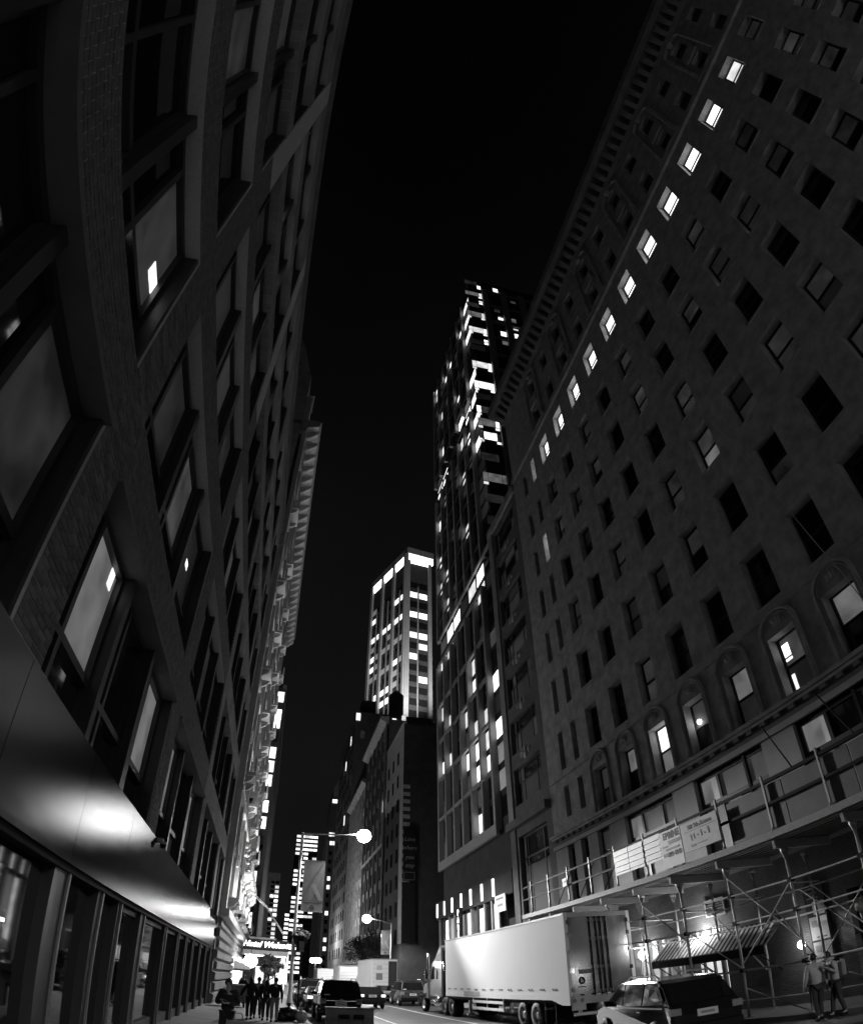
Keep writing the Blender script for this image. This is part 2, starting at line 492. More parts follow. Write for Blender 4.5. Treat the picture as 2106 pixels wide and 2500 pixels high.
for (yc, zb, kind, r, k) in wins:
    x = XR + .42
    fm = {'main': w_main, 'slim': w_slim, 'attic': w_att, 'slimlow': w_sl2, 'arch': w_arch}[kind]
    o = inst('window', fm, (x, yc, zb), rb)
    if kind in ('main', 'arch'):
        if kind == 'main': child('sill', sill_me, o, loc=(0, 0, 0))
        if kind == 'main' and r == 6:
            if k <= 9: a, b = 'lit_row', 'lit_row'
            elif k == 10: a, b = 'lit_soft', 'lit_soft'
            else: a, b = 'lit_blind', 'glass'
        elif (kind, r, k) in shade: a, b = shade[(kind, r, k)]
        else:
            q = rnd.random()
            a, b = ('lit_blind', 'lit_faint') if q < .22 else ('lit_faint', 'glass') if q < .5 else ('glass_open', 'glass_open') if q < .66 else ('glass', 'glass')
        if (kind, r, k) in (('main', 4, 7), ('main', 4, 8), ('main', 6, 11)):
            child('blind', p_up_long, o, M['lit_blind']); child('pane', p_lo_half, o, M['lit_soft'])
            child('pane', pane_mesh('pane_mid', -.57, .57, .36, .66), o, M['glass'])
        else:
            child('pane', p_up, o, M[a]); child('pane', p_lo, o, M[b])
        if (kind, r, k) == ('arch', 9, 3): child('lamp', MB().ball((-.03, .3, 1.35), .10, 8).mesh('window_lamp', M['lamp_small'], True), o)
        if (kind, r, k) == ('arch', 9, 5):
            child('shutter', MB().box(-.02, -.008, .2, .5, 1.45, 1.9).box(-.02, -.008, .2, .5, 1.3, 1.38).mesh('lit_slats', M['lit']), o)
            child('shutter', MB().box(-.02, -.008, .36, .5, .15, .8).mesh('lit_gap', M['lit']), o)
    elif kind == 'slim':
        lit = (r == 6 and j >= 0 and k == 0) or (r == 4 and k == 0)
        child('pane', s_up, o, M['lit' if lit else 'glass']); child('pane', s_lo, o, M['lit' if lit else 'glass'])
    elif kind == 'attic':
        child('pane', a_up, o, M['glass']); child('pane', a_lo, o, M['lit_faint' if rnd.random() < .3 else 'glass'])
    else:
        child('pane', MB().box(-.006, .006, -.23, .23, .07, 1.62).mesh('pane_low', M['glass']), o)
# arched hood mouldings over the lower row
arch_me = None
ab = MB()
pts = [(-.06, -.86, 0)] + [(-.06, -.86 * math.cos(t), 2.25 + .75 * math.sin(t)) for t in [math.pi * i / 14 for i in range(15)]] + [(-.06, .86, 0)]
ab.tube(pts, .07, 6)
pts2 = [(-.02, -.74 * math.cos(t), 2.25 + .62 * math.sin(t)) for t in [math.pi * i / 14 for i in range(15)]]
ab.tube(pts2, .035, 5)
ab.box(-.09, 0, -.18, .18, 2.45, 2.72); ab.ball((-.06, 0, 2.58), .16, 8)
arch_me = ab.mesh('arch_moulding', M['stone'], False)
for f in cols: inst('arch_moulding', arch_me, (XR, f - WD / 2, 9.2), rb)
# arched surrounds joining the two attic rows, over every second pair
sb = MB()
pts = [(-.07, -1.0, 0), (-.07, -1.0, 5.6)] + [(-.07, -1.0 * math.cos(t), 5.7 + .8 * math.sin(t)) for t in [math.pi * i / 12 for i in range(13)]] + [(-.07, 1.0, 0)]
sb.tube(pts, .11, 6); sb.box(-.12, 0, -1.25, 1.25, -.22, 0); sb.ball((-.06, 0, 6.1), .25, 8)
sb.box(-.1, 0, -.62, .62, 2.3, 3.1)
sur_me = sb.mesh('attic_surround', M['stone'], False)
for f in cols[::2]: inst('attic_surround', sur_me, (XR, f - .5, 37.95), rb)
MB().box(14.82, 15, -9, 31.6, 37.0, 37.45).build('string_course', M['stone'], rb)
MB().box(14.9, 15, -9, 31.6, 12.95 - .85, 13.0 - .85).build('string_course', M['stone'], rb)
# cornice with brackets
cb = MB(); cb.prism([(15, -9.3, 44.75), (14.72, -9.3, 44.9), (14.62, -9.3, 45.35), (13.85, -9.3, 45.5), (13.6, -9.3, 45.75), (13.5, -9.3, 46.35), (13.7, -9.3, 46.6), (15, -9.3, 46.6)], (0, 40.9 + .3, 0))
cb.build('cornice', M['stone_dark'], rb)
br = MB().prism([(14.63, -.17, 44.55), (14.25, -.17, 44.8), (13.95, -.17, 45.2), (13.88, -.17, 45.49), (14.63, -.17, 45.49)], (0, .34, 0)).mesh('bracket', M['stone_dark'], off=(XR, 0, 45))
for i in range(54): inst('bracket', br, (XR, -8.7 + i * .75, 45), rb)
MB().box(13.9, 28, -9, 31.6, 46.6, 46.75).build('roof', M['stone_dark'], rb)
# ledge, frieze, light band
MB().box(14.70, 15, -9, 31.62, 9.05, 9.18).box(14.8, 15, -9, 31.61, 8.95, 9.05).build('ledge', M['stone'], rb)
dn = MB().box(-.16, 0, -.13, .13, -.14, 0).mesh('dentil', M['stone_dark'])
for i in range(58): inst('dentil', dn, (14.96, -8.8 + i * .7, 8.95), rb)
MB().box(14.95, 15.3, -9, 31.6, 8.62, 8.81).box(14.93, 15.3, -9, 31.6, 8.81, 8.95).build('frieze', M['stone_dark'], rb)
MB().box(14.88, 15.3, -9, 31.6, 8.42, 8.62).build('lintel_band', M['limestone'], rb)
# second floor of pale piers and wide tripartite windows
op2 = [(29.28, 30.05, 5.2, 8.42), (27.72, 28.5, 5.2, 8.42), (25.48, 26.7, 4.9, 8.42), (20.2, 24.05, 4.9, 8.42), (14.8, 18.75, 4.9, 8.42), (9.3, 13.25, 4.9, 8.42), (3.8, 7.75, 4.9, 8.42), (-1.7, 2.25, 4.9, 8.42)]
w2 = MB(); holed_wall(w2, PR, -9, 31.6, 4.7, 8.42, op2, .34); w2.build('second_floor_wall', M['limestone'], rb)
rnd = random.Random(3)
for (a, b, c, d) in op2:
    w = b - a; h = d - c
    if w > 2:
        t = w / 2; fm = frame_mesh('window_wide', w, h, (h * .70,), (-w * .20, w * .20), t=.13, d=.16)
        o = inst('window', fm, (XR + .28, (a + b) / 2, c), rb)
        for (y0, y1, mm, mu) in ((-t + .1, -w * .2 - .06, 'lit_faint', 'lit_faint'), (-w * .2 + .06, w * .2 - .06, 'lit_blind', 'lit_blind'), (w * .2 + .06, t - .1, 'lit_blind', 'lit_dim')):
            child('pane', MB().box(-.006, .006, y0, y1, .1, h * .70 - .06).mesh('pane_wide', M[mm]), o)
            child('pane', MB().box(-.006, .006, y0, y1, h * .70 + .06, h - .1).mesh('pane_transom', M[mu if rnd.random() < .7 else 'glass']), o)
    else:
        fm = frame_mesh('window_narrow', w, h, (h * .72,), t=.1)
        o = inst('window', fm, (XR + .28, (a + b) / 2, c), rb)
        mm = 'lit_blind' if w > 1 else 'glass'
        child('pane', MB().box(-.006, .006, -w / 2 + .1, w / 2 - .1, .1, h * .72 - .06).mesh('pane_narrow', M[mm]), o)
        child('pane', MB().box(-.006, .006, -w / 2 + .1, w / 2 - .1, h * .72 + .06, h - .1).mesh('pane_narrow_top', M[mm]), o)
# ground floor: dark brick with doors and shop openings
op1 = [(18.3, 19.4, 3.45, 4.05), (18.7, 20.6, .15, 3.1), (21.2, 24.4, .15, 3.0), (25.6, 29.5, .15, 3.3), (10.6, 12.9, .15, 3.2)]
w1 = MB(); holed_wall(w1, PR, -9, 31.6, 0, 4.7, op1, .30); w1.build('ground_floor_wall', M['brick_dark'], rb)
MB().box(15.25, 15.3, 18.75, 20.55, .15, 3.1).build('doorway_light', M['lit_soft'], rb)
MB().box(15.25, 15.3, 21.2, 24.4, .15, 3.0).build('shop_window', M['lit_dim'], rb)
MB().box(15.25, 15.3, 25.6, 29.5, .15, 3.3).build('shop_window', M['lit_dim'], rb)
MB().box(15.25, 15.3, 10.6, 12.9, .15, 3.2).build('shop_door', M['glass'], rb)
for y in (19.05, 19.62, 20.2): MB().box(15.14, 15.22, y - .05, y + .05, .15, 3.1).build('door_frame', M['frame_grey'], rb)
for i in range(6): MB().box(15.08, 15.2, 21.2 + i * .62, 21.3 + i * .62, .15, 3.0).build('shop_mullion', M['galv'], rb)
lvo = thing('wall_vent', 'pale louvred vent high on the dark brick wall behind the scaffold', 'vent', (15, 18.85, 3.45))
MB().box(14.93, 15.0, 18.3, 18.36, 3.45, 4.05).box(14.93, 15.0, 19.34, 19.4, 3.45, 4.05).box(14.93, 15.0, 18.36, 19.34, 3.45, 3.5).box(14.93, 15.0, 18.36, 19.34, 4.0, 4.05).box(14.93, 15.0, 18.82, 18.88, 3.5, 4.0).build('frame', M['galv'], lvo)
sl = MB().prism([(-.06, -.49, 0), (.01, -.49, .05), (.01, -.49, .065), (-.06, -.49, .015)], (0, .98, 0)).mesh('slat', M['galv'])
for i in range(6): child('slat', sl, lvo, loc=(0, 0, .06 + i * .083))
MB().box(15.06, 15.1, 18.36, 19.34, 3.46, 4.04).build('backing', M['black'], lvo)

# ================================================================== DARK LOFT NEXT TO IT
lb = thing('loft_building', 'narrow dark loft building with wide windows beside the tall masonry building', 'building', (XR, 35, 0))
hl = []
for i in range(7): hl.append((32.4, 36.9, 12.4 + i * 3.5, 14.85 + i * 3.5))
hl.append((32.4, 36.9, 5.6, 10.4))
wb = MB(); holed_wall(wb, PR, 31.62, 37.2, 0, 36.2, hl, .4); wb.box(15.4, 28, 31.62, 38.1, 0, 36.15); wb.build('wall', M['stone_dark'], lb)
MB().box(14.86, 15.3, 37.2, 38.1, 11.4, 36.6).build('pilaster', M['pier_concrete'], lb)
MB().box(14.9, 15.3, 37.2, 38.1, 0, 11.4).build('pilaster', M['stone_dark'], lb)
MB().box(14.78, 15.02, 31.62, 38.15, 36.2, 37.0).build('parapet', M['stone'], lb)
MB().box(14.6, 15, 31.62, 38.1, 10.95, 11.45).build('ledge', M['stone_dark'], lb)
fl = frame_mesh('window_loft', 4.5, 2.45, (1.5,), (-1.1, 1.1, 1.75), t=.1); fl2 = frame_mesh('window_loft_low', 4.5, 4.8, (3.4,), (-1.1, 1.4), t=.12)
med = MB().ball((0, 0, 0), .35, 8, sx=.3).ball((0, .6, .1), .25, 8, sx=.3).ball((0, -.6, .1), .25, 8, sx=.3).ball((0, 0, .35), .2, 8, sx=.3).mesh('ornament', M['stone'], True)
rnd = random.Random(8)
for (a, b, c, d) in hl:
    h = d - c
    o = inst('window', fl if h < 3 else fl2, (XR + .3, 34.65, c), lb)
    for y0, y1 in ((-2.2, -1.15), (-1.05, 1.05), (1.15, 1.7), (1.8, 2.2)):
        q = rnd.random()
        child('pane', MB().box(-.006, .006, y0, y1, .1, h * .6).mesh('pane_loft', M['lit_faint' if q < .55 else 'lit_blind' if q < .7 else 'glass']), o)
        child('pane', MB().box(-.006, .006, y0, y1, h * .6 + .06, h - .1).mesh('pane_loft_top', M['lit_faint' if rnd.random() < .4 else 'glass']), o)
    if h < 3: inst('ornament', med, (XR - .02, 34.6, d + .5), lb)

# ================================================================== TALL RESIDENTIAL TOWER
tw = thing('residential_tower', 'tall glass and concrete tower with lit corner windows rising behind the dark loft', 'building', (XR, 45, 0))
TOP = 88.0
MB().box(15.55, 34, 38.4, 57.6, 0, TOP).build('core', M['cladding_dark'], tw)
piers = [41.25, 43.8, 46.5, 49.15, 51.85, 54.55, 57.3]
edges = [38.45] + piers
FH = 2.025; Z0 = 12.4
for i, y in enumerate(piers):
    MB().box(15.0, 15.5, y - .22, y + .22, 11.9, 33.4).build('pier', M['pier_concrete'], tw)
    o_ = y - .35 if i else y - .3
    MB().box(15.02, 15.5, o_ - .20, o_ + .20, 36.6, 58.5).build('pier', M['pier_concrete'], tw)
    MB().box(15.02, 15.5, y - .18, y + .18, 61.5, 84.5).build('pier', M['pier_concrete'], tw)
MB().box(14.98, 15.25, 41.0, 57.5, 11.5, 12.3).build('base_band', M['pier_concrete'], tw)
for z in (16.35, 20.35, 24.4, 28.4, 33.4):
    MB().box(15.04, 15.24, 41.45, 57.1, z - .14, z + .14).build('floor_band', M['pier_concrete'], tw)
MB().box(15.08, 15.26, 38.5, 57.1, 36.4, 36.7).build('floor_band', M['pier_concrete'], tw)
for k in range(12):
    z = 38.7 + k * 4.05
    MB().box(15.10, 15.24, 41.3, 57.1, z - .1, z + .1).build('floor_band', M['cladding_dark'], tw)
tpm = [MB().box(-.01, .01, -(edges[i + 1] - edges[i]) / 2 + .26, (edges[i + 1] - edges[i]) / 2 - .26, .3, 1.75).mesh('tower_window', M['glass']) for i in range(7)]
lit1 = [(45.4, 13.3), (53.1, 21.2), (55.7, 21.0), (47.8, 19.3), (45.2, 19.5), (45.2, 17.4), (42.7, 17.2), (45.1, 25.4), (39.6, 23.1), (39.6, 19.2), (50.1, 35.7), (52.8, 35.4), (55.4, 33.3), (58.1, 47.5), (41.6, 35.6), (44.9, 62.2), (42.2, 60.2),
        (39.9, 55.1), (53.1, 65.1), (42.0, 55.1), (57.0, 60.7), (52.6, 59), (38.6, 51), (57, 53.2), (39.7, 82.5), (39.7, 78.2), (39.6, 73.4), (42.3, 87), (47.7, 79.5), (50.4, 88), (55.7, 87.0), (42.6, 80.3), (50.4, 79.3), (39.6, 64.7), (55.4, 83.5), (44.9, 68.6), (39.2, 60.1)]
lit2 = [(42.6, 19.7), (45.1, 21.3), (47.7, 23.1), (42.5, 21.1), (52.8, 33.2), (52.6, 43.5), (44.8, 27.5), (42.3, 33.5), (44.7, 44.1), (57, 43), (52.8, 39.3), (44.9, 35.6), (53, 74.6), (57, 83), (44.6, 57.1), (44.7, 52.4), (52.9, 25.1), (57, 27.5)]
lit3 = [(39.6, 17.0), (39.8, 14.7), (52.6, 56.1), (42.1, 62.5)]
def cell(y, z):
    i = max([k for k in range(7) if edges[k] <= y] or [0]); return i, int((z - Z0) / FH)
lv = {cell(*q): 'lit_dim' for q in lit3}; lv.update({cell(*q): 'lit_soft' for q in lit2}); lv.update({cell(*q): 'lit' for q in lit1})
rnd = random.Random(21)
for f in range(int((TOP - 1 - Z0) / FH)):
    z = Z0 + f * FH
    if 33.0 < z < 34.5: continue
    for i in range(7):
        mm = lv.get((i, f)) or ('lit_blind' if rnd.random() < .08 else 'lit_faint' if rnd.random() < .2 else 'glass')
        inst('window', tpm[i], (15.5, (edges[i] + edges[i + 1]) / 2, z), tw, m=M[mm])
# the face towards the camera: corner windows, then concrete piers and deep dark openings
for xa, xb, z0, z1 in ((17.55, 18.4, 36, 85.7), (20.4, 21.3, 67, 86.1), (23.25, 24.2, 67, 86.3)):
    MB().box(xa, xb, 38.02, 38.4, z0, z1).build('pier', M['pier_concrete'], tw)
for z in (68.2, 72.4, 76.7, 81.2, 85.4):
    MB().box(18.4, 25.5, 38.12, 38.39, z - .2, z + .2).build('floor_band', M['pier_concrete'], tw)
MB().box(18.4, 19.6, 38.06, 38.4, 64.2, 64.9).build('floor_band', M['pier_concrete'], tw)
cw_ = [(15.08, 15.58), (15.64, 17.08), (17.14, 17.52)]
def near_window(x0, x1, z0, z1, mm): MB().box(x0, x1, 38.36, 38.385, z0, z1).build('window', M[mm], tw)
for (z0, z1, a, b, c, lo) in ((83.5, 84.5, 'lit_dim', 'lit_dim', 'lit_soft', 2), (77.2, 78.5, 'lit_dim', 'lit_dim', 'lit_soft', 3), (73.0, 74.2, 'lit_soft', 'lit_soft', 'lit', 3), (64.6, 65.8, 'lit_soft', 'lit_soft', 'lit', 3), (60.2, 61.5, 'lit', 'lit', 'lit', 3),
                              (55.5, 56.6, 'lit', 'lit_blind', 'lit_faint', 3), (53.2, 54.4, 'lit_dim', 'lit_dim', 'lit', 3), (50.9, 52.1, 'lit_blind', 'lit', 'lit_blind', 3), (44.4, 45.6, 'lit_dim', 'lit_dim', 'lit_dim', 1)):
    for (xa, xb), mm in zip(cw_, (a, b, c)): near_window(xa, xb, z0, z1, mm)
    if lo & 1: near_window(cw_[0][0], cw_[0][1], z0 - .5, z0 - .15, 'lit_soft')
    if lo & 2: near_window(cw_[2][0] - .1, cw_[2][1], z0 - .5, z0 - .15, 'lit')
for (z0, z1, mm) in ((85.9, 86.9, 'lit'), (81.2, 81.5, 'lit'), (81.7, 82.1, 'lit'), (70.3, 70.7, 'lit'), (70.9, 71.4, 'lit')): near_window(17.0, 17.5, z0, z1, mm)
for z in (80, 87, 68.5, 58, 47.5, 41.5, 38.6, 70): near_window(15.1, 17.0, z, z + 1.1, 'lit_faint')
for (x0, x1, z0, z1, mm) in ((19.5, 20.25, 86.3, 87.4, 'lit'), (19.6, 20.3, 77.9, 78.5, 'lit'), (19.6, 20.3, 78.5, 78.9, 'lit_dim'), (19.6, 20.35, 73.6, 74.7, 'lit'), (19.6, 20.35, 71.4, 72.2, 'lit_dim'), (21.6, 22.25, 78.1, 79.1, 'lit_dim'), (21.6, 22.3, 73.8, 74.9, 'lit'), (21.6, 22.3, 76.0, 76.3, 'lit_soft'), (19.2, 20, 80, 80.7, 'lit_blind'), (22, 22.8, 84, 84.6, 'lit_blind'), (21.7, 22.3, 72.2, 72.9, 'lit_dim')):
    near_window(x0, x1, z0, z1, mm)
MB().box(16.2, 33, 39.6, 56, TOP, TOP + 3.2).build('penthouse', M['cladding_dark'], tw)
for k in range(3): MB().box(15.3, 17.2, 38.41 - .04, 38.41, 87.2 + k * .9 - 1.5, 87.35 + k * .9 - 1.5).build('louvre', M['frame_grey'], tw)
# street-level lobby of the tower
MB().box(14.9, 15.25, 38.3, 57.9, 7.15, 8.7).build('lobby_soffit', M['cladding_dark'], tw)
lf = MB().box(-.06, .04, -.17, .17, -.6, .6).mesh('wall_light', M['lit'])
for y in (41.9, 44.45, 47.2, 49.8, 52.5, 55.0, 57.5): inst('wall_light', lf, (14.88, y, 7.95), tw)
for i in range(11):
    y = 41.2 + i * 1.6
    MB().box(14.98, 15.24, y - .14, y + .14, .15, 7.15).build('lobby_column', M['pier_concrete' if i % 3 else 'cladding_dark'], tw)
    if i < 10: MB().box(15.1, 15.14, y + .2, y + 1.4, .3, 6.9).build('lobby_window', M[('lit_dim', 'glass', 'lit', 'lit_faint', 'lit_soft', 'lit_dim', 'glass', 'lit_dim', 'lit', 'glass')[i]], tw)

sg = thing('parking_sign', 'dark vertical sign with white letters and an arrow above the trailer roof', 'sign', (14.6, 49, 4.4))
MB().box(14.35, 14.55, 48.4, 49.6, 4.2, 7.3).build('panel', M['black'], sg)
MB().box(14.55, 15.0, 48.9, 49.1, 6.9, 7.1).build('bracket', M['black'], sg)
for i, ch in enumerate('PARK'):
    lettering(ch, .62, .01, (14.34, 49.0, 6.95 - i * .56), *RR, M['sign_light'], sg, bold=.02)
MB().box(14.33, 14.345, 48.85, 49.3, 4.62, 4.7).prism([(14.33, 48.9, 4.44), (14.33, 48.9, 4.88), (14.33, 48.65, 4.66)], (.015, 0, 0)).build('arrow', M['sign_light'], sg)
sg = thing('white_notice', 'white notice board with two lines of print between tower and loft', 'sign', (14.75, 40.3, 6.2))
MB().box(14.72, 14.8, 39.25, 41.3, 6.15, 7.25).build('board', M['paper_white'], sg)
MB().box(14.8, 15.0, 39.5, 39.7, 6.5, 6.8).box(14.8, 15.0, 40.9, 41.1, 6.5, 6.8).build('bracket', M['black'], sg)
for (y0, y1, z0, z1) in ((39.65, 41.1, 6.93, 7.08), (39.8, 40.9, 6.50, 6.66)):
    n = 9 if z0 > 6.8 else 6
    for i in range(n):
        w = (y1 - y0) / n
        MB().box(14.708, 14.72, y0 + i * w, y0 + i * w + w * .7, z0 + .02 * (i % 2), z1).build('print', M['ink_grey'], sg)
# ================================================================== LEFT-HAND BRICK LOFT
XL = -3.0
lf_ = thing('brick_loft', 'dark brick loft building with wide window bays above a brushed metal fascia', 'building', (XL, 12, 0))
Y0, Y1 = -13.0, 37.5
pcs_ = [6.03 + 8.87 * k for k in range(-2, 4)]                       # pier centres
piersL = [(c - .525, c + .525) for c in pcs_] + [(36.6, Y1)]
spans = [(8.05, 9.25), (12.75, 13.95), (17.3, 18.45), (21.85, 23.0), (26.4, 27.5), (31.0, 33.0)]
BX = -3.009                                                          # mortar face; bricks stand 22 mm proud
zone = lambda y, z: -4 < y < 21 and z < 20
wallm = MB(); wallb = MB()
for a, b in piersL:
    for z0, z1 in ((4.9, 13.0), (13.0, 33.0)):
        (wallm if zone((a + b) / 2, z0) else wallb).box(-3.6, BX if zone((a + b) / 2, z0) else XL, a, b, z0, z1)
bays = [(piersL[i][1], piersL[i + 1][0]) for i in range(len(piersL) - 1)]
for a, b in bays:
    for z0, z1 in spans:
        if zone((a + b) / 2, z0): wallm.box(-3.6, BX - .001, a, b, z0, z1)
        else: wallb.box(-3.6, XL - .001, a, b, z0, z1)
wallm.build('mortar_wall', M['mortar'], lf_); wallb.build('brick_wall', M['brick_wall'], lf_)
for a, b in bays: MB().box(-3.6, -2.93, a, b, 7.97, 8.05).build('lintel', M['stone_dark'], lf_)
MB().box(-18, -3.62, Y0, Y1, 0, 32.9).build('core', M['cladding_dark'], lf_)
for z in (33.0,): MB().box(-3.7, -2.8, Y0, Y1, z, z + .25).build('coping', M['stone_dark'], lf_)
# bricks: the nearest pier brick by brick, the other near piers and spandrels as one mass
bk = {n: MB().box(-.022, 0, .008, n - .008, .008, .092).mesh('brick', M['brick']) for n in (.3, .15)}
rnd = random.Random(2); cnt = 0; mass = MB()
def brick_row(y0, y1, z, odd, single):
    global cnt
    y = y0
    first = .15 if odd else .3
    w = first
    while y < y1 - .01:
        w = min(w, y1 - y)
        pr = rnd.uniform(-.004, .004)
        if single and w > .1:
            o = inst('brick', bk[.3 if w > .2 else .15], (XL + pr, y, z), lf_); cnt += 1
        else:
            mass.box(XL - .022, XL + pr, y + .008, y + w - .008, z + .008, z + .092)
        y += w; w = .3
a, b = piersL[2]
for r in range(281):
    z = 4.92 + r * .1
    if z < 19.9: brick_row(a, b, z, r % 2, z < 11.9)
for a, b in (piersL[1], piersL[3]):
    for r in range(150): brick_row(a, b, 4.92 + r * .1, r % 2, False)
for (a, b) in (bays[1], bays[2], bays[3]):
    for z0, z1 in spans[:3]:
        for r in range(int((z1 - z0) / .1 + .01)): brick_row(max(a, -4), min(b, 23.3), z0 + r * .1, r % 2, False)
stuff(mass.build('brickwork', M['brick_mass'], lf_))

# windows: three per bay and floor
floors = [(4.92, 7.97), (9.25, 12.75), (13.95, 17.3), (18.45, 21.85), (23.0, 26.4), (27.5, 31.0)]
rnd = random.Random(14)
fmc = {}
sill_l = MB().box(-.34, .12, -1.3, 1.3, -.1, 0).mesh('window_sill_left', M['stone_dark'])
for bi, (a, b) in enumerate(bays):
    w3 = (b - a) / 3
    for fi, (z0, z1) in enumerate(floors):
        h = z1 - z0
        for j in range(3):
            w = w3 - .12
            key = (round(w, 2), round(h, 2))
            if key not in fmc: fmc[key] = frame_mesh('window_left', w, h, (h * .30,), (w * .18,), t=.13, d=.24)
            o = inst('window', fmc[key], (-3.42, a + w3 * (j + .5), z0), lf_, rotz=math.pi)
            q = rnd.random()
            mid = 'lit_blind' if q < .30 else 'lit_faint' if q < .55 else 'glass'
            if fi == 0 and j in (0, 2) and bi in (2, 3): mid = 'lit_dim'
            if fi == 4 and bi >= 1: mid = 'glass'
            side = 'lit_blind' if rnd.random() < .18 else 'glass'
            low = 'lit_faint' if rnd.random() < .3 else 'glass'
            child('pane', MB().box(-.006, .006, -w / 2 + .13, w * .18 - .06, h * .30 + .06, h - .13).mesh('pane_large', M[mid]), o)
            child('pane', MB().box(-.006, .006, w * .18 + .06, w / 2 - .13, h * .30 + .06, h - .13).mesh('pane_side', M[side]), o)
            child('pane', MB().box(-.006, .006, -w / 2 + .13, w * .18 - .06, .13, h * .30 - .06).mesh('pane_bottom', M[low]), o)
            child('pane', MB().box(-.006, .006, w * .18 + .06, w / 2 - .13, .13, h * .30 - .06).mesh('pane_bottom_side', M['glass']), o)
            if fi == 4 and bi >= 2 and (j + bi) % 3 != 1:
                child('ceiling_light', MB().box(-.03, -.008, -w / 2 + .25, w * .1, h * .60, h * .68).mesh('ceiling_light', M['lit']), o)
        for j in range(1, 3): MB().box(-3.5, -3.12, a + w3 * j - .11, a + w3 * j + .11, z0, z1).build('mullion', M['frame_dark'], lf_)
    for jx in (a + .04, b - .04):
        MB().box(-3.40, -3.05, jx - .05, jx + .05, 4.92, 31).build('jamb', M['frame_dark'], lf_)
# a few small lamps seen through the glass
for (y, z, w, h) in ((8.6, 7.5, .22, .5), (4.9, 11.1, .5, .35), (13.2, 11.4, .3, .2), (12.7, 5.9, .2, .35), (3.7, 8.9 + 1, .3, .25), (15.9, 11.0, .35, .12)):
    MB().box(-3.412, -3.40, y, y + w, z, z + h).build('window_light', M['lit'], lf_)
# metal fascia in panels, with the joints open
js = [-13, -8.6, -4.2, .1, 3.1, 6.3, 9.5, 12.9, 16.3, 19.7, 22.2, 24.7, 28.1, 31.5, 34.9, 37.3]
for i in range(len(js) - 1):
    MB().box(-3.28, -3.0, js[i] + .008, js[i + 1] - .008, 3.2, 4.9).build('fascia_panel', M['fascia_metal'], lf_)
MB().box(-3.6, -3.06, Y0, Y1, 3.1, 3.2).build('fascia_base', M['black'], lf_)
MB().box(-3.62, -3.04, Y0, Y1, 4.895, 4.915).build('fascia_cap', M['frame_grey'], lf_)
# shopfront: glass between dark columns
cols_y = [-10, -6.2, -2.4, 1.4, 4.4, 9.6, 12.0, 13.7, 16.3, 20.2, 23.2, 25.6, 28.0, 31.0, 34.0, 36.9]
colw = [.35] * 16; colw[5] = .75; colw[6] = .35; colw[7] = .3; colw[8] = .5
for y, w in zip(cols_y, colw):
    MB().box(-3.5, -3.12, y - w / 2, y + w / 2, .15, 3.1).build('shop_column', M['frame_dark'], lf_)
    MB().box(-3.12, -3.08, y + w / 2 - .10, y + w / 2 - .02, .15, 3.1).build('column_trim', M['frame_grey'], lf_)
for i in range(len(cols_y) - 1):
    a = cols_y[i] + colw[i] / 2; b = cols_y[i + 1] - colw[i + 1] / 2
    MB().box(-3.32, -3.30, a, b, .45, 3.08).build('shop_pane', M['glass'], lf_)
    MB().box(-3.36, -3.2, a, b, .15, .45).build('stall_riser', M['frame_dark'], lf_)
    if i >= 7: MB().box(-3.34, -3.22, a, b, 2.98, 3.08).build('shop_transom', M['frame_grey'], lf_)
MB().box(-3.315, -3.297, 16.7, 17.35, .5, 3.0).build('door_leaf', M['lit_blind'], lf_)
for (y, z, w, h) in ((6.9, 2.55, .08, .1), (7.3, 2.5, .07, .09), (7.7, 2.46, .07, .09), (6.85, 1.95, .13, .42), (7.45, 1.9, .13, .42), (8.0, 2.15, .2, .05), (8.1, 1.55, .06, .06), (7.9, 1.1, .05, .05)):
    MB().box(-3.297, -3.293, y, y + w, z, z + h).build('shop_lamp', M['lit_soft' if h > .3 else 'lit'], lf_)

cc = thing('security_camera', 'small white dome security camera on the rim of the metal fascia', 'camera', (-2.9, 15.9, 4.85))
MB().box(-3.0, -2.86, 15.80, 15.98, 4.84, 4.93).build('mount', M['stone_pale'], cc)
MB().lathe([(.02, .0), (.085, 0), (.09, -.05), (.08, -.07)], (-2.85, 15.88, 4.86), 'z', 14).build('housing', M['stone_pale'], cc, smooth=True)
MB().lathe([(.075, -.07), (.07, -.12), (.045, -.16), (.0, -.175)], (-2.85, 15.88, 4.86), 'z', 14).build('dome', M['black'], cc, smooth=True)

# ================================================================== ORNATE HOTEL
ht = thing('hotel_building', 'ornate hotel block with balconies and a deep overhanging cornice past the brick loft', 'building', (XL, 58, 0))
MB().box(-20, -3.3, 37.55, 79, 0, 47).build('core', M['stone'], ht)
PL = lambda u, v, w: (XL - w, u, v)
hh = []; ctr = []
for i in range(10):
    yc = 40.0 + i * 4.05
    for f in range(10):
        z0 = 6.2 + f * 3.9; hh.append((yc - .7, yc + .7, z0, z0 + 2.6)); ctr.append((yc, z0, i, f))
hw = MB(); holed_wall(hw, PL, 37.55, 79, 5, 46, hh, .28); hw.build('wall', M['stone'], ht)
hf = frame_mesh('window_hotel', 1.4, 2.6, (1.3,)); hp = pane_mesh('pane_hotel', -.63, .63, .07, 2.53)
hood = MB().prism([(-.02, -.95, 2.7), (-.02, .95, 2.7), (-.02, .95, 2.9), (-.02, 0, 3.35), (-.02, -.95, 2.9)], (-.35, 0, 0)).box(-.22, 0, -.9, -.72, 0, 2.7).box(-.22, 0, .72, .9, 0, 2.7).mesh('window_hood', M['stone_pale'])
bal = MB().box(-1.0, 0, -1.25, 1.25, -.22, -.02).box(-1.0, -.88, -1.25, 1.25, .78, .9)
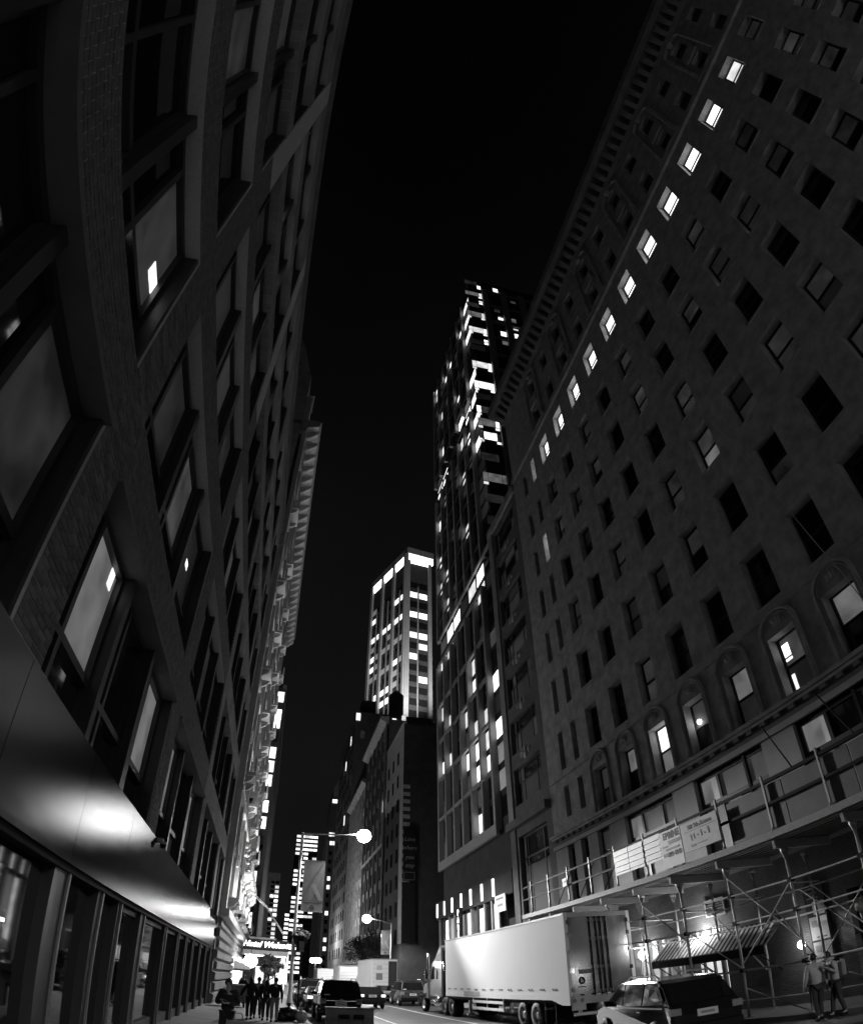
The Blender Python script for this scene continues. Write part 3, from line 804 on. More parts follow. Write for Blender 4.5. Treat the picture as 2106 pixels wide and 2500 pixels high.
for k in range(9): bal.lathe([(.05, -.02), (.09, .2), (.04, .5), (.06, .78)], (-.94, -1.12 + k * .28, 0), 'z', 6)
for s in (-1, 1):
    bal.box(-1.0, -.86, s * 1.25 - .1, s * 1.25 + .1, -.02, .92)
    bal.prism([(0, s * .9 - .12, -.22), (-.9, s * .9 - .12, -.22), (-.75, s * .9 - .12, -.5), (-.3, s * .9 - .12, -.75), (0, s * .9 - .12, -1.2)], (0, .24, 0))
bal_me = bal.mesh('balcony', M['stone_pale'])
cart = MB().ball((-.25, 0, 0), .42, 10, sx=.7).ball((-.3, .5, .25), .26, 8).ball((-.3, -.5, .25), .26, 8).ball((-.3, .35, -.4), .22, 8).ball((-.3, -.35, -.4), .22, 8).ball((-.4, 0, .5), .24, 8).mesh('cartouche', M['stone_pale'], True)
rnd = random.Random(4)
for yc, z0, i, f in ctr:
    o = inst('window', hf, (-3.22, yc, z0), ht, rotz=math.pi)
    q = rnd.random()
    child('pane', hp, o, M['lit_soft' if q < .05 else 'lit_blind' if q < .3 else 'glass'])
    inst('window_hood', hood, (XL, yc, z0), ht, rotz=math.pi)
    if f in (0, 2, 4, 6, 8) and i % 2 == 0 or f == 1 and i > 3: inst('balcony', bal_me, (XL, yc, z0), ht, rotz=math.pi)
    if f in (0, 1, 3) and i > 2: inst('cartouche', cart, (XL, yc + 2.02, z0 + 1.7), ht, rotz=math.pi)
for i in range(11):
    y = 38.0 + i * 4.05
    MB().box(-3.0, -2.62, y - .35, y + .35, 5, 46).build('pilaster', M['stone_pale'], ht)
# rusticated base
rs = MB().prism([(0, -.98, .03), (.2, -.9, .12), (.2, -.9, .5), (0, -.98, .58)], (0, 1.96, 0)).mesh('rustic_block', M['stone_dark'])
for r in range(8):
    for i in range(21):
        y = 38.6 + i * 2.0 + (r % 2) * .5
        if y < 78.4: inst('rustic_block', rs, (XL, y, .15 + r * .6), ht)
MB().box(-3.3, -3.0, 37.56, 79, 0, 5).build('base', M['stone_dark'], ht)
MB().box(-3.0, -2.4, 37.56, 79, 4.96, 5.4).build('string_course', M['stone_pale'], ht)
MB().box(-3.0, -2.55, 37.56, 79, 12.4, 12.8).box(-3.0, -2.55, 37.56, 79, 32, 32.4).build('string_course', M['stone_pale'], ht)
cb = MB().prism([(-3.3, 37.4, 45.6), (-2.7, 37.4, 45.8), (-2.5, 37.4, 46.5), (-1.5, 37.4, 46.8), (-1.3, 37.4, 47.5), (-3.3, 37.4, 47.6)], (0, 41.7, 0)); cb.build('cornice', M['stone'], ht)
br2 = MB().prism([(0, -.2, -.9), (.35, -.2, -.7), (1.0, -.2, -.1), (1.05, -.2, .1), (0, -.2, .1)], (0, .4, 0)).mesh('cornice_bracket', M['stone_pale'])
for i in range(28): inst('cornice_bracket', br2, (-2.5, 38.3 + i * 1.5, 46.6), ht)
# attic storeys, stepping back
MB().prism([(-3.2, 37.6, 47.6), (-3.3, 37.6, 54.8), (-4.6, 37.6, 60), (-6.5, 37.6, 65), (-14, 37.6, 66), (-14, 37.6, 47.6)], (0, 40, 0)).build('mansard', M['stone'], ht)
for i in range(7):
    y = 38.6 + i * 5.6
    MB().box(-3.4, -2.7, y - .9, y + .9, 47.6, 51.5).prism([(-3.4, y - 1.1, 51.5), (-3.4, y + 1.1, 51.5), (-3.4, y, 53)], (.8, 0, 0)).build('dormer', M['stone_pale'], ht)
    MB().ball((-3.0, y + 2.8, 49), .7, 8).ball((-3.2, y + 2.8, 50.4), .45, 8).build('urn', M['stone'], ht, smooth=True)
# flag poles over the canopy
for y in (64.5, 66.5): MB().tube([(-2.8, y, 10.2), (-.6, y, 8.4), (1.3, y, 5.9)], .045, 6).build('flag_pole', M['steel'], ht)

cp = thing('hotel_canopy', 'dark hotel canopy across the pavement with white script lettering on its front', 'canopy', (-.4, 69, 4))
fp = [(-2.55, 5.0), (-2.35, 5.25), (-1.9, 5.42), (2.05, 5.42), (2.05, 4.32), (-2.6, 4.32), (-2.6, 4.8)]
MB().prism([(x, 69.0, z) for x, z in fp], (0, 3.0, 0)).build('fascia', M['cladding_dark'], cp)
MB().box(-2.1, .7, 68.9, 72, 5.43, 5.62).build('roof_edge', M['stone_pale'], cp)
MB().box(-2.6, 2.0, 68.85, 72.1, 3.86, 4.32).build('valance', M['stone_pale'], cp)
MB().box(-2.4, 1.8, 69.1, 71.9, 3.80, 3.855).build('ceiling_panel', M['shop_light'], cp)
lettering('Hotel Wolcott', .80, .02, (-.25, 68.96, 4.90), *RF, M['sign_light'], cp, shear=.35, bold=.028)
for y in (69.3, 71.7):
    for x in (-.0, 1.85): MB().cyl((x, y, .15), (x, y, 3.86), .06, n=8).build('post', M['chrome'], cp)
# bright entrance globe and shop lights under it
gl = thing('entrance_lamp', 'glowing round lamp hanging below the hotel canopy', 'lamp', (-1.4, 66, 3.0))
MB().ball((-1.55, 62, 3.05), .62, 14).build('globe', M['lamp_small'], gl, smooth=True)
MB().cyl((-1.55, 62, 3.6), (-1.55, 62, 4.4), .04, n=6).build('stem', M['frame_dark'], gl)
MB().box(-3.0, -1.55, 61.97, 62.03, 4.34, 4.4).build('bracket', M['frame_dark'], gl)
for (y0, y1, z0, z1, mm) in ((57, 61, .3, 3.2, 'shop_light'), (64, 70, .3, 3.4, 'shop_light'), (72.5, 78, .3, 3.4, 'lit_soft')):
    MB().box(-2.99, -2.74, y0, y1, z0, z1).build('shop_window', M[mm], ht)
aw = thing('entrance_awning', 'small pale awning over a lit doorway short of the hotel canopy', 'awning', (-2.4, 56, 2.4))
MB().prism([(-2.7, 55, 2.9), (-1.4, 55, 2.5), (-1.4, 55, 2.25), (-2.7, 55, 2.25)], (0, 1.2, 0)).build('cover', M['stone_pale'], aw)
MB().box(-2.72, -1.38, 54.96, 56.24, 2.10, 2.25).build('valance', M['cloth_dark'], aw)

# ================================================================== ROW BEYOND ON THE LEFT
nb = thing('corner_apartment_block', 'taller block standing forward past the hotel with a column of lit windows', 'building', (-2, 90, 0))
MB().box(-24, -1.65, 82, 140, 0, 40.5).build('wall', M['cladding_dark'], nb)
bw = MB().box(-.48, .48, -.03, .03, 0, 1.6).mesh('lit_window', M['lit'])
for z, mm in ((38.2, 'lit'), (35.4, 'lit'), (34.1, 'lit'), (29.6, 'lit'), (27.6, 'lit'), (25.6, 'lit'), (22, 'lit'), (19.8, 'lit'), (32, 'glass'), (17.2, 'glass')):
    inst('window', bw, (-2.25 - .012 * (40 - z), 81.96, z), nb, m=M[mm])
    inst('window', bw, (-3.6, 81.96, z), nb, m=M['lit_dim' if z in (35.4, 27.6) else 'glass'])
for i in range(9): inst('window', bw, (-2.5 if i % 3 else -2.9, 81.96, 2.5 + i * 1.7), nb, m=M[('glass', 'lit', 'glass', 'lit_soft', 'glass', 'glass', 'lit', 'glass', 'glass')[i]])
MB().box(-2.1, -1.6, 81.9, 140, 40.5, 41).build('coping', M['stone_dark'], nb)
nb2 = thing('narrow_far_block', 'narrow block far down the left side of the street with stacked lit floors', 'building', (0, 185, 0))
MB().box(-30, 1.35, 180, 240, 0, 29).build('wall', M['stone_dark'], nb2)
fw = MB().box(-.5, .5, -.04, .04, 0, .75).mesh('lit_floor', M['lit'])
rnd = random.Random(6)
for i in range(17):
    inst('window', fw, (.7, 179.9, 6 + i * 1.25), nb2, m=M['lit' if rnd.random() < .6 else 'lit_soft' if rnd.random() < .6 else 'glass'])
    inst('window', fw, (-.5, 179.9, 6 + i * 1.25), nb2, m=M['lit' if rnd.random() < .4 else 'glass'])

ft = thing('far_office_tower', 'bright far office block at the end of the street with lit floors', 'building', (12, 300, 0))
MB().box(8.2, 18.2, 300, 320, 0, 66).build('wall', M['cladding_dark'], ft)
MB().box(5.6, 8.2, 302, 316, 0, 30).build('wing', M['cladding_dark'], ft)
ofw = MB().box(-.95, .95, -.05, .05, 0, 1.1).mesh('office_window', M['lit'])
for r in range(31):
    for k in range(5):
        x = 9.1 + k * 2.05; z = 3 + r * 2.05
        p = .95 if r >= 27 else .62 if k < 3 else .42
        q = rnd.random()
        mm = 'lit' if q < p else 'lit_soft' if q < p + .12 else 'glass'
        if r < 12 and k > 2: mm = 'glass'
        inst('window', ofw, (x, 299.92, z), ft, m=M[mm])
for r in range(14):
    inst('window', ofw, (6.9, 301.92, 2 + r * 2.0), ft, m=M['lit' if rnd.random() < .75 else 'glass'])

# dark blocks facing the street end
dk = thing('dark_apartment_tower', 'dark far tower with a rounded top and a few lit windows', 'building', (25, 250, 0))
MB().box(19.2, 34, 250, 270, 0, 54.5).build('wall', M['stone_dark'], dk)
MB().box(19.6, 34, 250.6, 269, 54.5, 72).build('upper_wall', M['stone_dark'], dk)
MB().prism([(20.4, 251, 72), (20.4, 251, 76), (22.0, 251, 80), (25, 251, 81.5), (33, 251, 81.5), (33, 251, 72)], (0, 17, 0)).build('mansard', M['stone'], dk)
dw = MB().box(-.55, .55, -.05, .05, 0, 1.5).mesh('dark_tower_window', M['lit'])
for (x, z, mm) in ((20.6, 69.5, 'lit'), (21.5, 69.5, 'lit'), (24.2, 69.5, 'lit'), (26.4, 69.5, 'lit'), (27.6, 69.5, 'lit'), (24.2, 66, 'lit'), (26.4, 66, 'lit'), (27.6, 66, 'lit_soft'), (26.6, 63, 'lit_soft'), (27.6, 59, 'lit'),
                   (20.2, 55.6, 'lit'), (21.3, 55.6, 'lit_soft'), (26.6, 55.6, 'lit'), (20.7, 52, 'lit'), (22.0, 52, 'lit'), (23.1, 52, 'lit'), (24.2, 52, 'lit_soft')):
    inst('window', dw, (x, (249.92 if z < 54 else 250.5), z), dk, m=M[mm])
for r in range(14):
    for k in range(4):
        x = 20.6 + k * 3.2; z = 5 + r * 3.3
        mm = 'lit' if (r, k) in ((9, 0), (9, 1), (10, 0), (10, 1), (3, 0), (3, 1), (2, 0), (6, 0)) else 'lit_dim' if rnd.random() < .1 else 'glass'
        inst('window', dw, (x, 249.92, z), dk, m=M[mm])
for k in range(5): MB().box(19.2 + k * 3.2 - .4, 19.2 + k * 3.2 + .4, 249.7, 250, 0, 54).build('pilaster', M['stone'], dk)

# ================================================================== FAR TOWER WITH THE LIT CROWN
mt = thing('crown_lit_tower', 'slender office tower with a glowing crown and rows of lit windows', 'building', (32.8, 165, 0))
A_, B_, C_ = Vector((32.8, 165, 0)), Vector((24.4, 188, 0)), Vector((41.9, 166.4, 0))
HT = 139.0
D_ = B_ + (C_ - A_)
MB().prism([tuple(A_), tuple(C_), tuple(D_), tuple(B_)], (0, 0, HT - 5)).build('core', M['cladding_dark'], mt)
nb_ = (A_ + C_ + D_ + B_) / 4
def outw(p, k): v = (p - nb_); v.z = 0; return p + v.normalized() * k
roofp = [tuple(outw(p, 1.35) + Vector((0, 0, HT - 1.6))) for p in (A_, C_, D_, B_)]
MB().prism(roofp, (0, 0, 2.6)).build('roof_slab', M['pier_concrete'], mt)
MB().prism([tuple(outw(p, 1.0) + Vector((0, 0, HT - 4.2))) for p in (A_, C_, D_, B_)], (0, 0, 2.55)).build('crown_light', M['crown_light'], mt)
def on(a, b, t, n=0.0):
    d = (b - a); p = a + d * t; nv = Vector((d.y, -d.x, 0)).normalized()
    if (p + nv - nb_).length < (p - nb_).length: nv = -nv
    return p + nv * n
def pier_on(a, b, t, w, n, z0, z1, m, name='pier'):
    d = (b - a).normalized(); p = on(a, b, t)
    q = on(a, b, t, n)
    x = MB(); x.prism([tuple(p - d * w / 2), tuple(p + d * w / 2), tuple(q + d * w / 2), tuple(q - d * w / 2)], (0, 0, z1 - z0))
    x.V = [(u, v, z + z0) for u, v, z in x.V]
    return x.build(name, m, mt)
for t in (0.0, .333, .667, 1.0):
    pier_on(A_, B_, t, 1.5 if t not in (0,) else 2.2, .8, 0, HT - 1.7, M['pier_concrete'])
for t in (.0, .93): pier_on(A_, C_, t, 2.2 if t == 0 else 1.1, .8, 0, HT - 1.7, M['pier_concrete'])
for t in (.167, .5, .833): pier_on(A_, B_, t, .35, .45, 0, HT - 15, M['pier_concrete'], 'mullion')
pier_on(A_, C_, .46, .35, .45, 0, HT - 15, M['pier_concrete'], 'mullion')
litm = {1: (0, 0, 0, 0, 1, 1, 2, 0), 14: (1, 1, 2, 0, 0, 0, 1, 1), 15: (2, 2, 1, 1, 2, 0, 2, 1), 11: (0, 2, 1, 1, 2, 0, 0, 0), 12: (0, 1, 1, 1, 2, 1, 0, 0), 17: (2, 2, 1, 2, 1, 0, 2, 1)}
rowsm = {  # row: B>A side six windows, then A>C side two
 28: (2, 0, 0, 2, 0, 0, 2, 1), 25: (1, 0, 0, 0, 1, 1, 1, 1), 23: (1, 1, 1, 1, 1, 1, 1, 1), 22: (2, 0, 0, 2, 0, 0, 0, 0), 21: (1, 2, 2, 2, 2, 2, 2, 1), 20: (1, 2, 0, 0, 0, 0, 0, 2),
 19: (2, 2, 2, 2, 1, 2, 2, 0), 18: (0, 0, 0, 0, 2, 0, 0, 0), 17: (0, 1, 1, 1, 2, 0, 0, 2), 16: (0, 1, 1, 1, 0, 0, 0, 0), 15: (2, 0, 0, 0, 0, 0, 0, 0), 11: (0, 0, 0, 0, 1, 1, 1, 1), 26: (2, 0, 0, 0, 0, 0, 0, 0)}
FHm = 4.05
def far_pane(a, b, t0, t1, z0, z1, m):
    p = on(a, b, t0, .1); q = on(a, b, t1, .1)
    MB().face((p.x, p.y, z0), (q.x, q.y, z0), (q.x, q.y, z1), (p.x, p.y, z1)).build('window', m, mt)
for r in range(6, 31):
    z0 = 20 + r * FHm - 2.0
    if z0 > HT - 14: break
    row = rowsm.get(r, (0,) * 8)
    for k in range(6):
        t1 = 1 - k / 6 - .015; t0 = 1 - (k + 1) / 6 + .015
        far_pane(A_, B_, t0, t1, z0, z0 + 2.1, M[('glass', 'lit', 'lit_dim')[row[k]]])
    for k in range(2):
        far_pane(A_, C_, .13 + k * .38, .13 + k * .38 + .32, z0, z0 + 2.3, M[('glass', 'lit', 'lit_soft')[row[6 + k]]])

# ================================================================== DARK BLOCKS PAST THE TOWER ON THE RIGHT
qb = thing('quoined_building', 'dark block with toothed corner stones and a blank side wall', 'building', (XR, 80, 0))
MB().box(15, 32, 75, 88, 0, 33.9).build('wall', M['cladding_dark'], qb)
MB().box(14.96, 15.0, 75.02, 88, 24, 33.9).box(14.95, 15.0, 75.02, 77, 6, 24).build('street_wall', M['stone'], qb)
MB().box(14.9, 15.3, 74.9, 88.1, 33.9, 34.3).build('coping', M['stone'], qb)
qs = MB().box(-.05, .9, -.06, .3, 0, .48).mesh('quoin', M['stone'])
for i in range(26): inst('quoin', qs, (15.0, 74.98, 11.5 + i * .98 - .4), qb) if i < 15 else None
qw = MB().box(-.05, .05, -.45, .45, 0, 1.7).mesh('quoin_window', M['glass'])
for f in range(8):
    for k in range(3): inst('window', qw, (14.94, 78.5 + k * 3.6, 6 + f * 3.3), qb)
vs = thing('vertical_banner_sign', 'tall black banner sign with pale italic words on the blank side wall', 'sign', (15.9, 74.6, 20))
MB().box(15.06, 16.62, 74.6, 74.72, 13.2, 19.5).box(15.0, 16.66, 74.72, 74.9, 6, 13.0).build('panel', M['black'], vs)
MB().box(15.3, 15.5, 74.72, 75.0, 19.1, 19.3).box(16.2, 16.4, 74.72, 75.0, 19.1, 19.3).build('bracket', M['black'], vs)
for w_, z in (('Love', 18.2), ('where', 17.15), ('you', 16.0), ('stay', 15.0)):
    lettering(w_, .72, .005, (15.85, 74.58, z), *RF, M['ink_grey'], vs, shear=.25, bold=.004)
for (a, b, c, d) in ((15.15, 16.5, 13.28, 13.33), (15.15, 16.5, 14.17, 14.22), (15.15, 15.2, 13.33, 14.17), (16.45, 16.5, 13.33, 14.17)):
    MB().box(a, b, 74.585, 74.6, c, d).build('frame_line', M['ink_grey'], vs)

def street_block(name, label, y0, y1, h, bays_, fls, mw, cor=.8, seed=1):
    t = thing(name, label, 'building', (XR, (y0 + y1) / 2, 0))
    hs = []; n = bays_; bw_ = (y1 - y0) / n
    for i in range(n):
        for f in range(fls):
            z0 = 5.5 + f * (h - 7) / fls; hs.append((y0 + i * bw_ + bw_ * .2, y0 + (i + 1) * bw_ - bw_ * .2, z0, z0 + (h - 7) / fls * .62))
    w = MB(); holed_wall(w, PR, y0, y1, 0, h, hs, .3); w.box(15.35, 34, y0, y1, 0, h - .05); w.build('wall', mw, t)
    pm = MB().box(-.01, .01, -bw_ * .3, bw_ * .3, 0, (h - 7) / fls * .62).mesh('block_window', M['glass'])
    r = random.Random(seed)
    for a, b, c, d in hs:
        q = r.random(); inst('window', pm, (15.25, (a + b) / 2, c), t, m=M['lit_soft' if q < .03 else 'lit_blind' if q < .2 else 'lit_faint' if q < .4 else 'glass'])
    MB().prism([(15.3, y0 - .1, h - 1), (14.8, y0 - .1, h - .7), (14.8 - cor, y0 - .1, h - .2), (14.8 - cor, y0 - .1, h + .3), (15.3, y0 - .1, h + .4)], (0, y1 - y0 + .2, 0)).build('cornice', M['stone'], t)
    for i in range(n + 1): MB().box(14.8, 15, y0 + i * bw_ - .3, y0 + i * bw_ + .3, 4.5, h - 1).build('pilaster', mw, t)
    MB().box(14.7, 15, y0, y1, 4.5, 5.0).box(14.75, 15, y0, y1, h * .5, h * .5 + .4).build('string_course', M['stone'], t)
    MB().box(15.2, 15.3, y0 + .5, y1 - .5, .2, 4.2).build('shop_window', M['lit_dim'], t)
    return t
street_block('corniced_block', 'corniced dark block behind the far street lamp', 89.2, 110, 40.5, 5, 10, M['stone_dark'], .9, 3)
street_block('ledged_block', 'lower dark block with ledges two doors past the toothed corner', 110.3, 134, 36.5, 6, 9, M['stone'], .7, 4)
fb = thing('high_dark_block', 'high dark block with a flat roof and a few lit windows near its top', 'building', (18, 145, 0))
MB().box(15, 34, 136, 170, 0, 61.8).build('wall', M['stone_dark'], fb)
MB().box(16.5, 20.0, 137, 141, 61.8, 65.5).build('roof_tank_house', M['cladding_dark'], fb)
MB().cyl((25.5, 139, 61.8), (25.5, 139, 68.5), 1.9, n=16).cyl((25.5, 139, 68.5), (25.5, 139, 70.3), 2.0, .1, n=16).build('water_tank', M['timber_dark'], fb)
hw_ = MB().box(-.5, .5, -.05, .05, 0, 1.9).mesh('high_window', M['lit'])
for (x, z, mm) in ((15.6, 59.5, 'lit'), (21.4, 57.2, 'lit'), (16.9, 55, 'lit_faint'), (19, 52, 'glass'), (24.6, 59, 'lit'), (27.0, 60, 'lit_soft')):
    inst('window', hw_, (x, 135.94, z), fb, m=M[mm])
sw_ = MB().box(-.05, .05, -.5, .5, 0, 2.2).mesh('high_side_window', M['lit'])
for f in range(14):
    for k in range(7): inst('window', sw_, (14.94, 138.5 + k * 4.3, 6 + f * 3.8), fb, m=M['lit' if (f, k) in ((13, 1), (12, 3), (8, 2)) else 'lit_faint' if (f * 3 + k) % 5 == 0 else 'glass'])
# ================================================================== SIDEWALK SHED (scaffold) ON THE RIGHT
sh = thing('sidewalk_shed', 'pipe scaffold sidewalk shed with timber beams along the masonry building', 'scaffold', (13.7, 18, .15))
XP, XQ = 12.97, 14.55
fy = [5.5, 8.0, 10.45, 12.95, 15.5, 18.0, 20.4, 22.9, 25.4, 27.9, 30.4]
ry = [8.9, 11.3, 13.75, 16.15, 18.4, 20.7, 23.2, 25.7, 28.2, 30.6]
pf = MB().cyl((0, 0, .02), (0, 0, 4.35), .042, n=10).box(-.09, .09, -.09, .09, 0, .02).box(-.11, .11, -.05, .05, 4.3, 4.4).prism([(-.05, -.01, 4.1), (.05, -.01, 4.1), (.12, -.01, 4.3), (-.12, -.01, 4.3)], (0, .02, 0)).mesh('post', M['galv'], True)
cl = MB().box(-.075, .075, -.075, .075, -.06, .06).mesh('clamp', M['black'])
for y in fy:
    p = inst('post', pf, (XP, y, .15), sh)
    for z in (1.38, 2.75, 3.55): child('clamp', cl, p, loc=(0, 0, z))
for y in ry: inst('post', pf, (XQ, y, .15), sh)
hb = MB().box(-.06, .06, -.06, .06, 0, .02)
hbm = MB().box(-.32, 1.85, -.055, .055, 0, .03).box(-.32, 1.85, -.055, .055, .21, .24).box(-.32, 1.85, -.02, .02, .03, .21).mesh('header_beam', M['timber'])
hbw = MB().box(-.34, 1.87, -.05, .05, 0, .235).mesh('timber_beam', M['timber'])
for i, y in enumerate(fy): inst('header_beam', hbw, (XP, y, 4.55), sh)
for i in range(8):
    x = 12.72 + i * .29
    MB().box(x - .045, x + .045, 4.5, 31.2, 4.79, 4.94).build('joist', M['timber'] if i < 2 else M['timber_dark'], sh)
pk = MB().box(12.62, 14.9, 0, .235, 4.945, 4.985).mesh('plank', M['timber_dark'], off=(13.7, 0, 4.96))
for i in range(110): inst('plank', pk, (13.7, 4.5 + i * .242, 4.96), sh)
MB().box(12.56, 12.62, 4.5, 31.2, 4.83, 5.02).build('edge_board', M['timber'], sh)
# horizontal pipes and braces
for z in (3.7, 2.9, 1.53):
    MB().cyl((XP - .05, 5, z), (XP - .05, 31, z), .024, n=6).build('rail', M['galv'], sh)
for z in (3.55, 2.8, 1.45, .5):
    MB().cyl((XQ - .05, 8, z), (XQ - .05, 31, z), .024, n=6).build('rail', M['galv'], sh)
def brace(a, b, m='galv'): MB().cyl(a, b, .022, n=6).build('brace', M[m], sh)
brace((XP - .07, 15.45, 4.25), (XP - .07, 12.95, 2.15)); brace((XP - .09, 12.95, 3.6), (XP - .09, 15.5, 1.6))
brace((XP + .4, 14.2, 3.1), (XP + .4, 12.9, 1.5)); brace((XP - .07, 20.4, 4.2), (XP - .07, 18.0, 2.7)); brace((XP + .1, 15.5, 1.5), (XP + .1, 18.0, 2.95))
brace((XP - .07, 10.4, 3.2), (XP - .07, 8.2, 1.6)); brace((XP + .1, 12.95, 1.5), (XP + .1, 9.4, -.0 + .2)); brace((XP - .1, 15.3, 1.0), (XP - .1, 12.9, .2)); brace((XP + .2, 10.4, 1.4), (XP + .2, 12.9, 3.4))
brace((XQ - .1, 13.7, 3.6), (XQ - .1, 11.3, 1.5)); brace((XQ - .1, 11.3, 3.6), (XQ - .1, 13.7, 1.5)); brace((XQ - .1, 18.4, 3.5), (XQ - .1, 16.15, 1.4)); brace((XQ - .1, 23.2, 3.5), (XQ - .1, 20.7, 1.5))
for y in fy: MB().cyl((XP, y + .08, 3.62), (XQ, y + .5, 3.62), .022, n=6).build('tie_pipe', M['galv'], sh)
# parapet on the deck
pp = MB().box(-.03, .03, -.03, .03, 0, 1.55).prism([(-.09, -.012, 0), (.09, -.012, 0), (0, -.012, .2)], (0, .024, 0)).mesh('parapet_post', M['galv'])
for i in range(12): inst('parapet_post', pp, (12.64, 6.4 + i * 2.14, 5.0), sh)
for z in (5.75, 6.35): MB().box(12.62, 12.66, 4.5, 31, z - .04, z + .04).build('parapet_rail', M['black'], sh)
pl = MB().box(-.02, .02, -1.2, 1.2, 0, 1.25).mesh('plywood_panel', M['plywood_paint'])
for i in range(4): inst('plywood_panel', pl, (12.72, 13.4 - i * 2.45, 5.02), sh)
for i in range(3): brace((12.70, 21.0 + i * 2.2, 6.3), (12.70, 22.6 + i * 2.2, 5.05), 'black')
brace((13.6, 13.2, 8.3), (13.1, 12.0, 6.5), 'black'); brace((13.6, 10.9, 8.3), (13.1, 9.7, 6.5), 'black'); MB().box(13.2, 13.3, 6.0, 14.4, 6.5, 6.6).build('upper_rail', M['black'], sh)
for y in (9.4, 11.6, 13.9): MB().box(13.2, 13.3, y - .05, y + .05, 4.98, 7.6).build('upper_post', M['black'], sh)
co_me = MB()
for k in range(9): co_me.prism([(0, -.5, k * .1), (0, .5, k * .1), (0, .5, k * .1 + .095), (0, -.5, k * .1 + .095)], (-.02 - .02 * (k % 2), 0, 0))
co_m = co_me.mesh('corrugated_sheet', M['galv'])
for y in (20.75, 19.72, 18.6): inst('corrugated_sheet', co_m, (12.58, y, 5.4), sh)

s1 = thing('agency_sign', 'tall white sign with bold heading and phone number on the shed parapet', 'sign', (12.5, 17.4, 5.0))
MB().box(12.50, 12.53, 16.80, 18.02, 5.04, 6.24).build('board', M['paper_white'], s1)
lettering('EPRINE', .30, .004, (12.495, 17.33, 6.06), *RR, M['ink'], s1, bold=.012)
lettering('728-4848', .20, .004, (12.495, 17.26, 5.44), *RR, M['ink'], s1, bold=.008)
for (y, w, z, h, mm) in ((17.2, .66, 5.83, .11, 'ink_grey'), (17.75, .3, 5.73, .05, 'ink_grey'), (17.35, .8, 5.62, .06, 'ink_grey'), (17.8, .25, 5.46, .1, 'ink_grey')):
    MB().box(12.492, 12.5, y - w / 2, y + w / 2, z - h / 2, z + h / 2).build('print', M[mm], s1)
s2 = thing('address_sign', 'wide pale sign with the avenue address hung beside the tall white sign', 'sign', (12.5, 15.8, 5.3))
MB().box(12.50, 12.53, 14.86, 16.76, 5.30, 6.20).build('board', M['paper_grey'], s2)
lettering('302 5th Avenue', .20, .004, (12.495, 15.78, 6.03), *RR, M['ink_grey'], s2, shear=.1, bold=.004)
MB().box(12.492, 12.5, 14.95, 16.6, 5.905, 5.915).build('rule_line', M['ink_grey'], s2)
for (y, w, z, h) in ((16.25, .05, 5.70, .2), (16.1, .05, 5.72, .16), (15.9, .1, 5.72, .05), (15.72, .05, 5.74, .2), (15.55, .08, 5.7, .06), (15.35, .06, 5.74, .22), (16.2, .24, 5.45, .07), (15.75, .5, 5.46, .025)):
    MB().prism([(12.492, y + w / 2, z - h / 2), (12.492, y - w / 2, z - h / 2), (12.492, y - w / 2 + .03, z + h / 2), (12.492, y + w / 2 + .03, z + h / 2)], (.008, 0, 0)).build('print', M['ink_grey'], s2)
s3 = thing('small_shed_notice', 'small white notice wired to the far end of the shed parapet', 'sign', (12.5, 25.7, 5.9))
MB().box(12.50, 12.52, 25.55, 25.95, 5.7, 6.05).build('board', M['paper_white'], s3)
MB().box(12.494, 12.5, 25.62, 25.88, 5.85, 5.95).build('print', M['ink_grey'], s3)

mb_ = thing('menu_board', 'tall board of pale posters hung on the wall under the shed', 'poster board', (14.9, 14, 1.3))
MB().box(14.9, 14.96, 13.70, 14.52, 1.2, 3.62).build('backboard', M['cladding_dark'], mb_)
for (y0, y1, z0, z1) in ((13.76, 14.22, 2.72, 3.1), (13.74, 14.45, 1.98, 2.66), (13.74, 14.45, 1.26, 1.92)):
    o = MB().box(14.885, 14.90, y0, y1, z0, z1).build('poster', M['cloth_pale'], mb_)
    MB().box(14.878, 14.885, y0 + .1, y0 + .5 if y1 - y0 > .5 else y1 - .1, z0 + .06, z0 + .1).build('print', M['ink'], o)
    MB().box(14.878, 14.885, y1 - .3, y1 - .08, z1 - .3, z1 - .1).build('photo_print', M['ink_grey'], o) if y1 - y0 > .5 else None
for z in (3.2, 3.35, 3.48): MB().box(14.885, 14.9, 13.95, 14.4, z, z + .04).build('heading_print', M['cloth_grey'], mb_)
aw2 = thing('striped_awning', 'low striped awning over the lit shop doorway under the shed', 'awning', (14.6, 19, 2.0))
MB().prism([(15.0, 15.6, 2.9), (14.0, 15.6, 2.16), (14.0, 15.6, 2.10), (15.0, 15.6, 2.84)], (0, 6.3, 0)).build('cover', M['cladding_dark'], aw2)
st_ = MB().prism([(14.97, .25, 2.885), (14.03, 0, 2.19), (14.03, .12, 2.19), (14.97, .37, 2.885)], (0, 0, .006)).mesh('stripe', M['stone_pale'], off=(14.5, 0, 2.3))
for i in range(26): inst('stripe', st_, (14.5, 15.7 + i * .24, 2.3), aw2)
MB().box(13.97, 14.03, 15.6, 21.9, 1.9, 2.14).build('valance', M['black'], aw2)
for y in (16.0, 19.0, 21.6): MB().cyl((14.98, y, 1.3), (14.05, y, 1.95), .02, n=6).build('strut', M['black'], aw2)
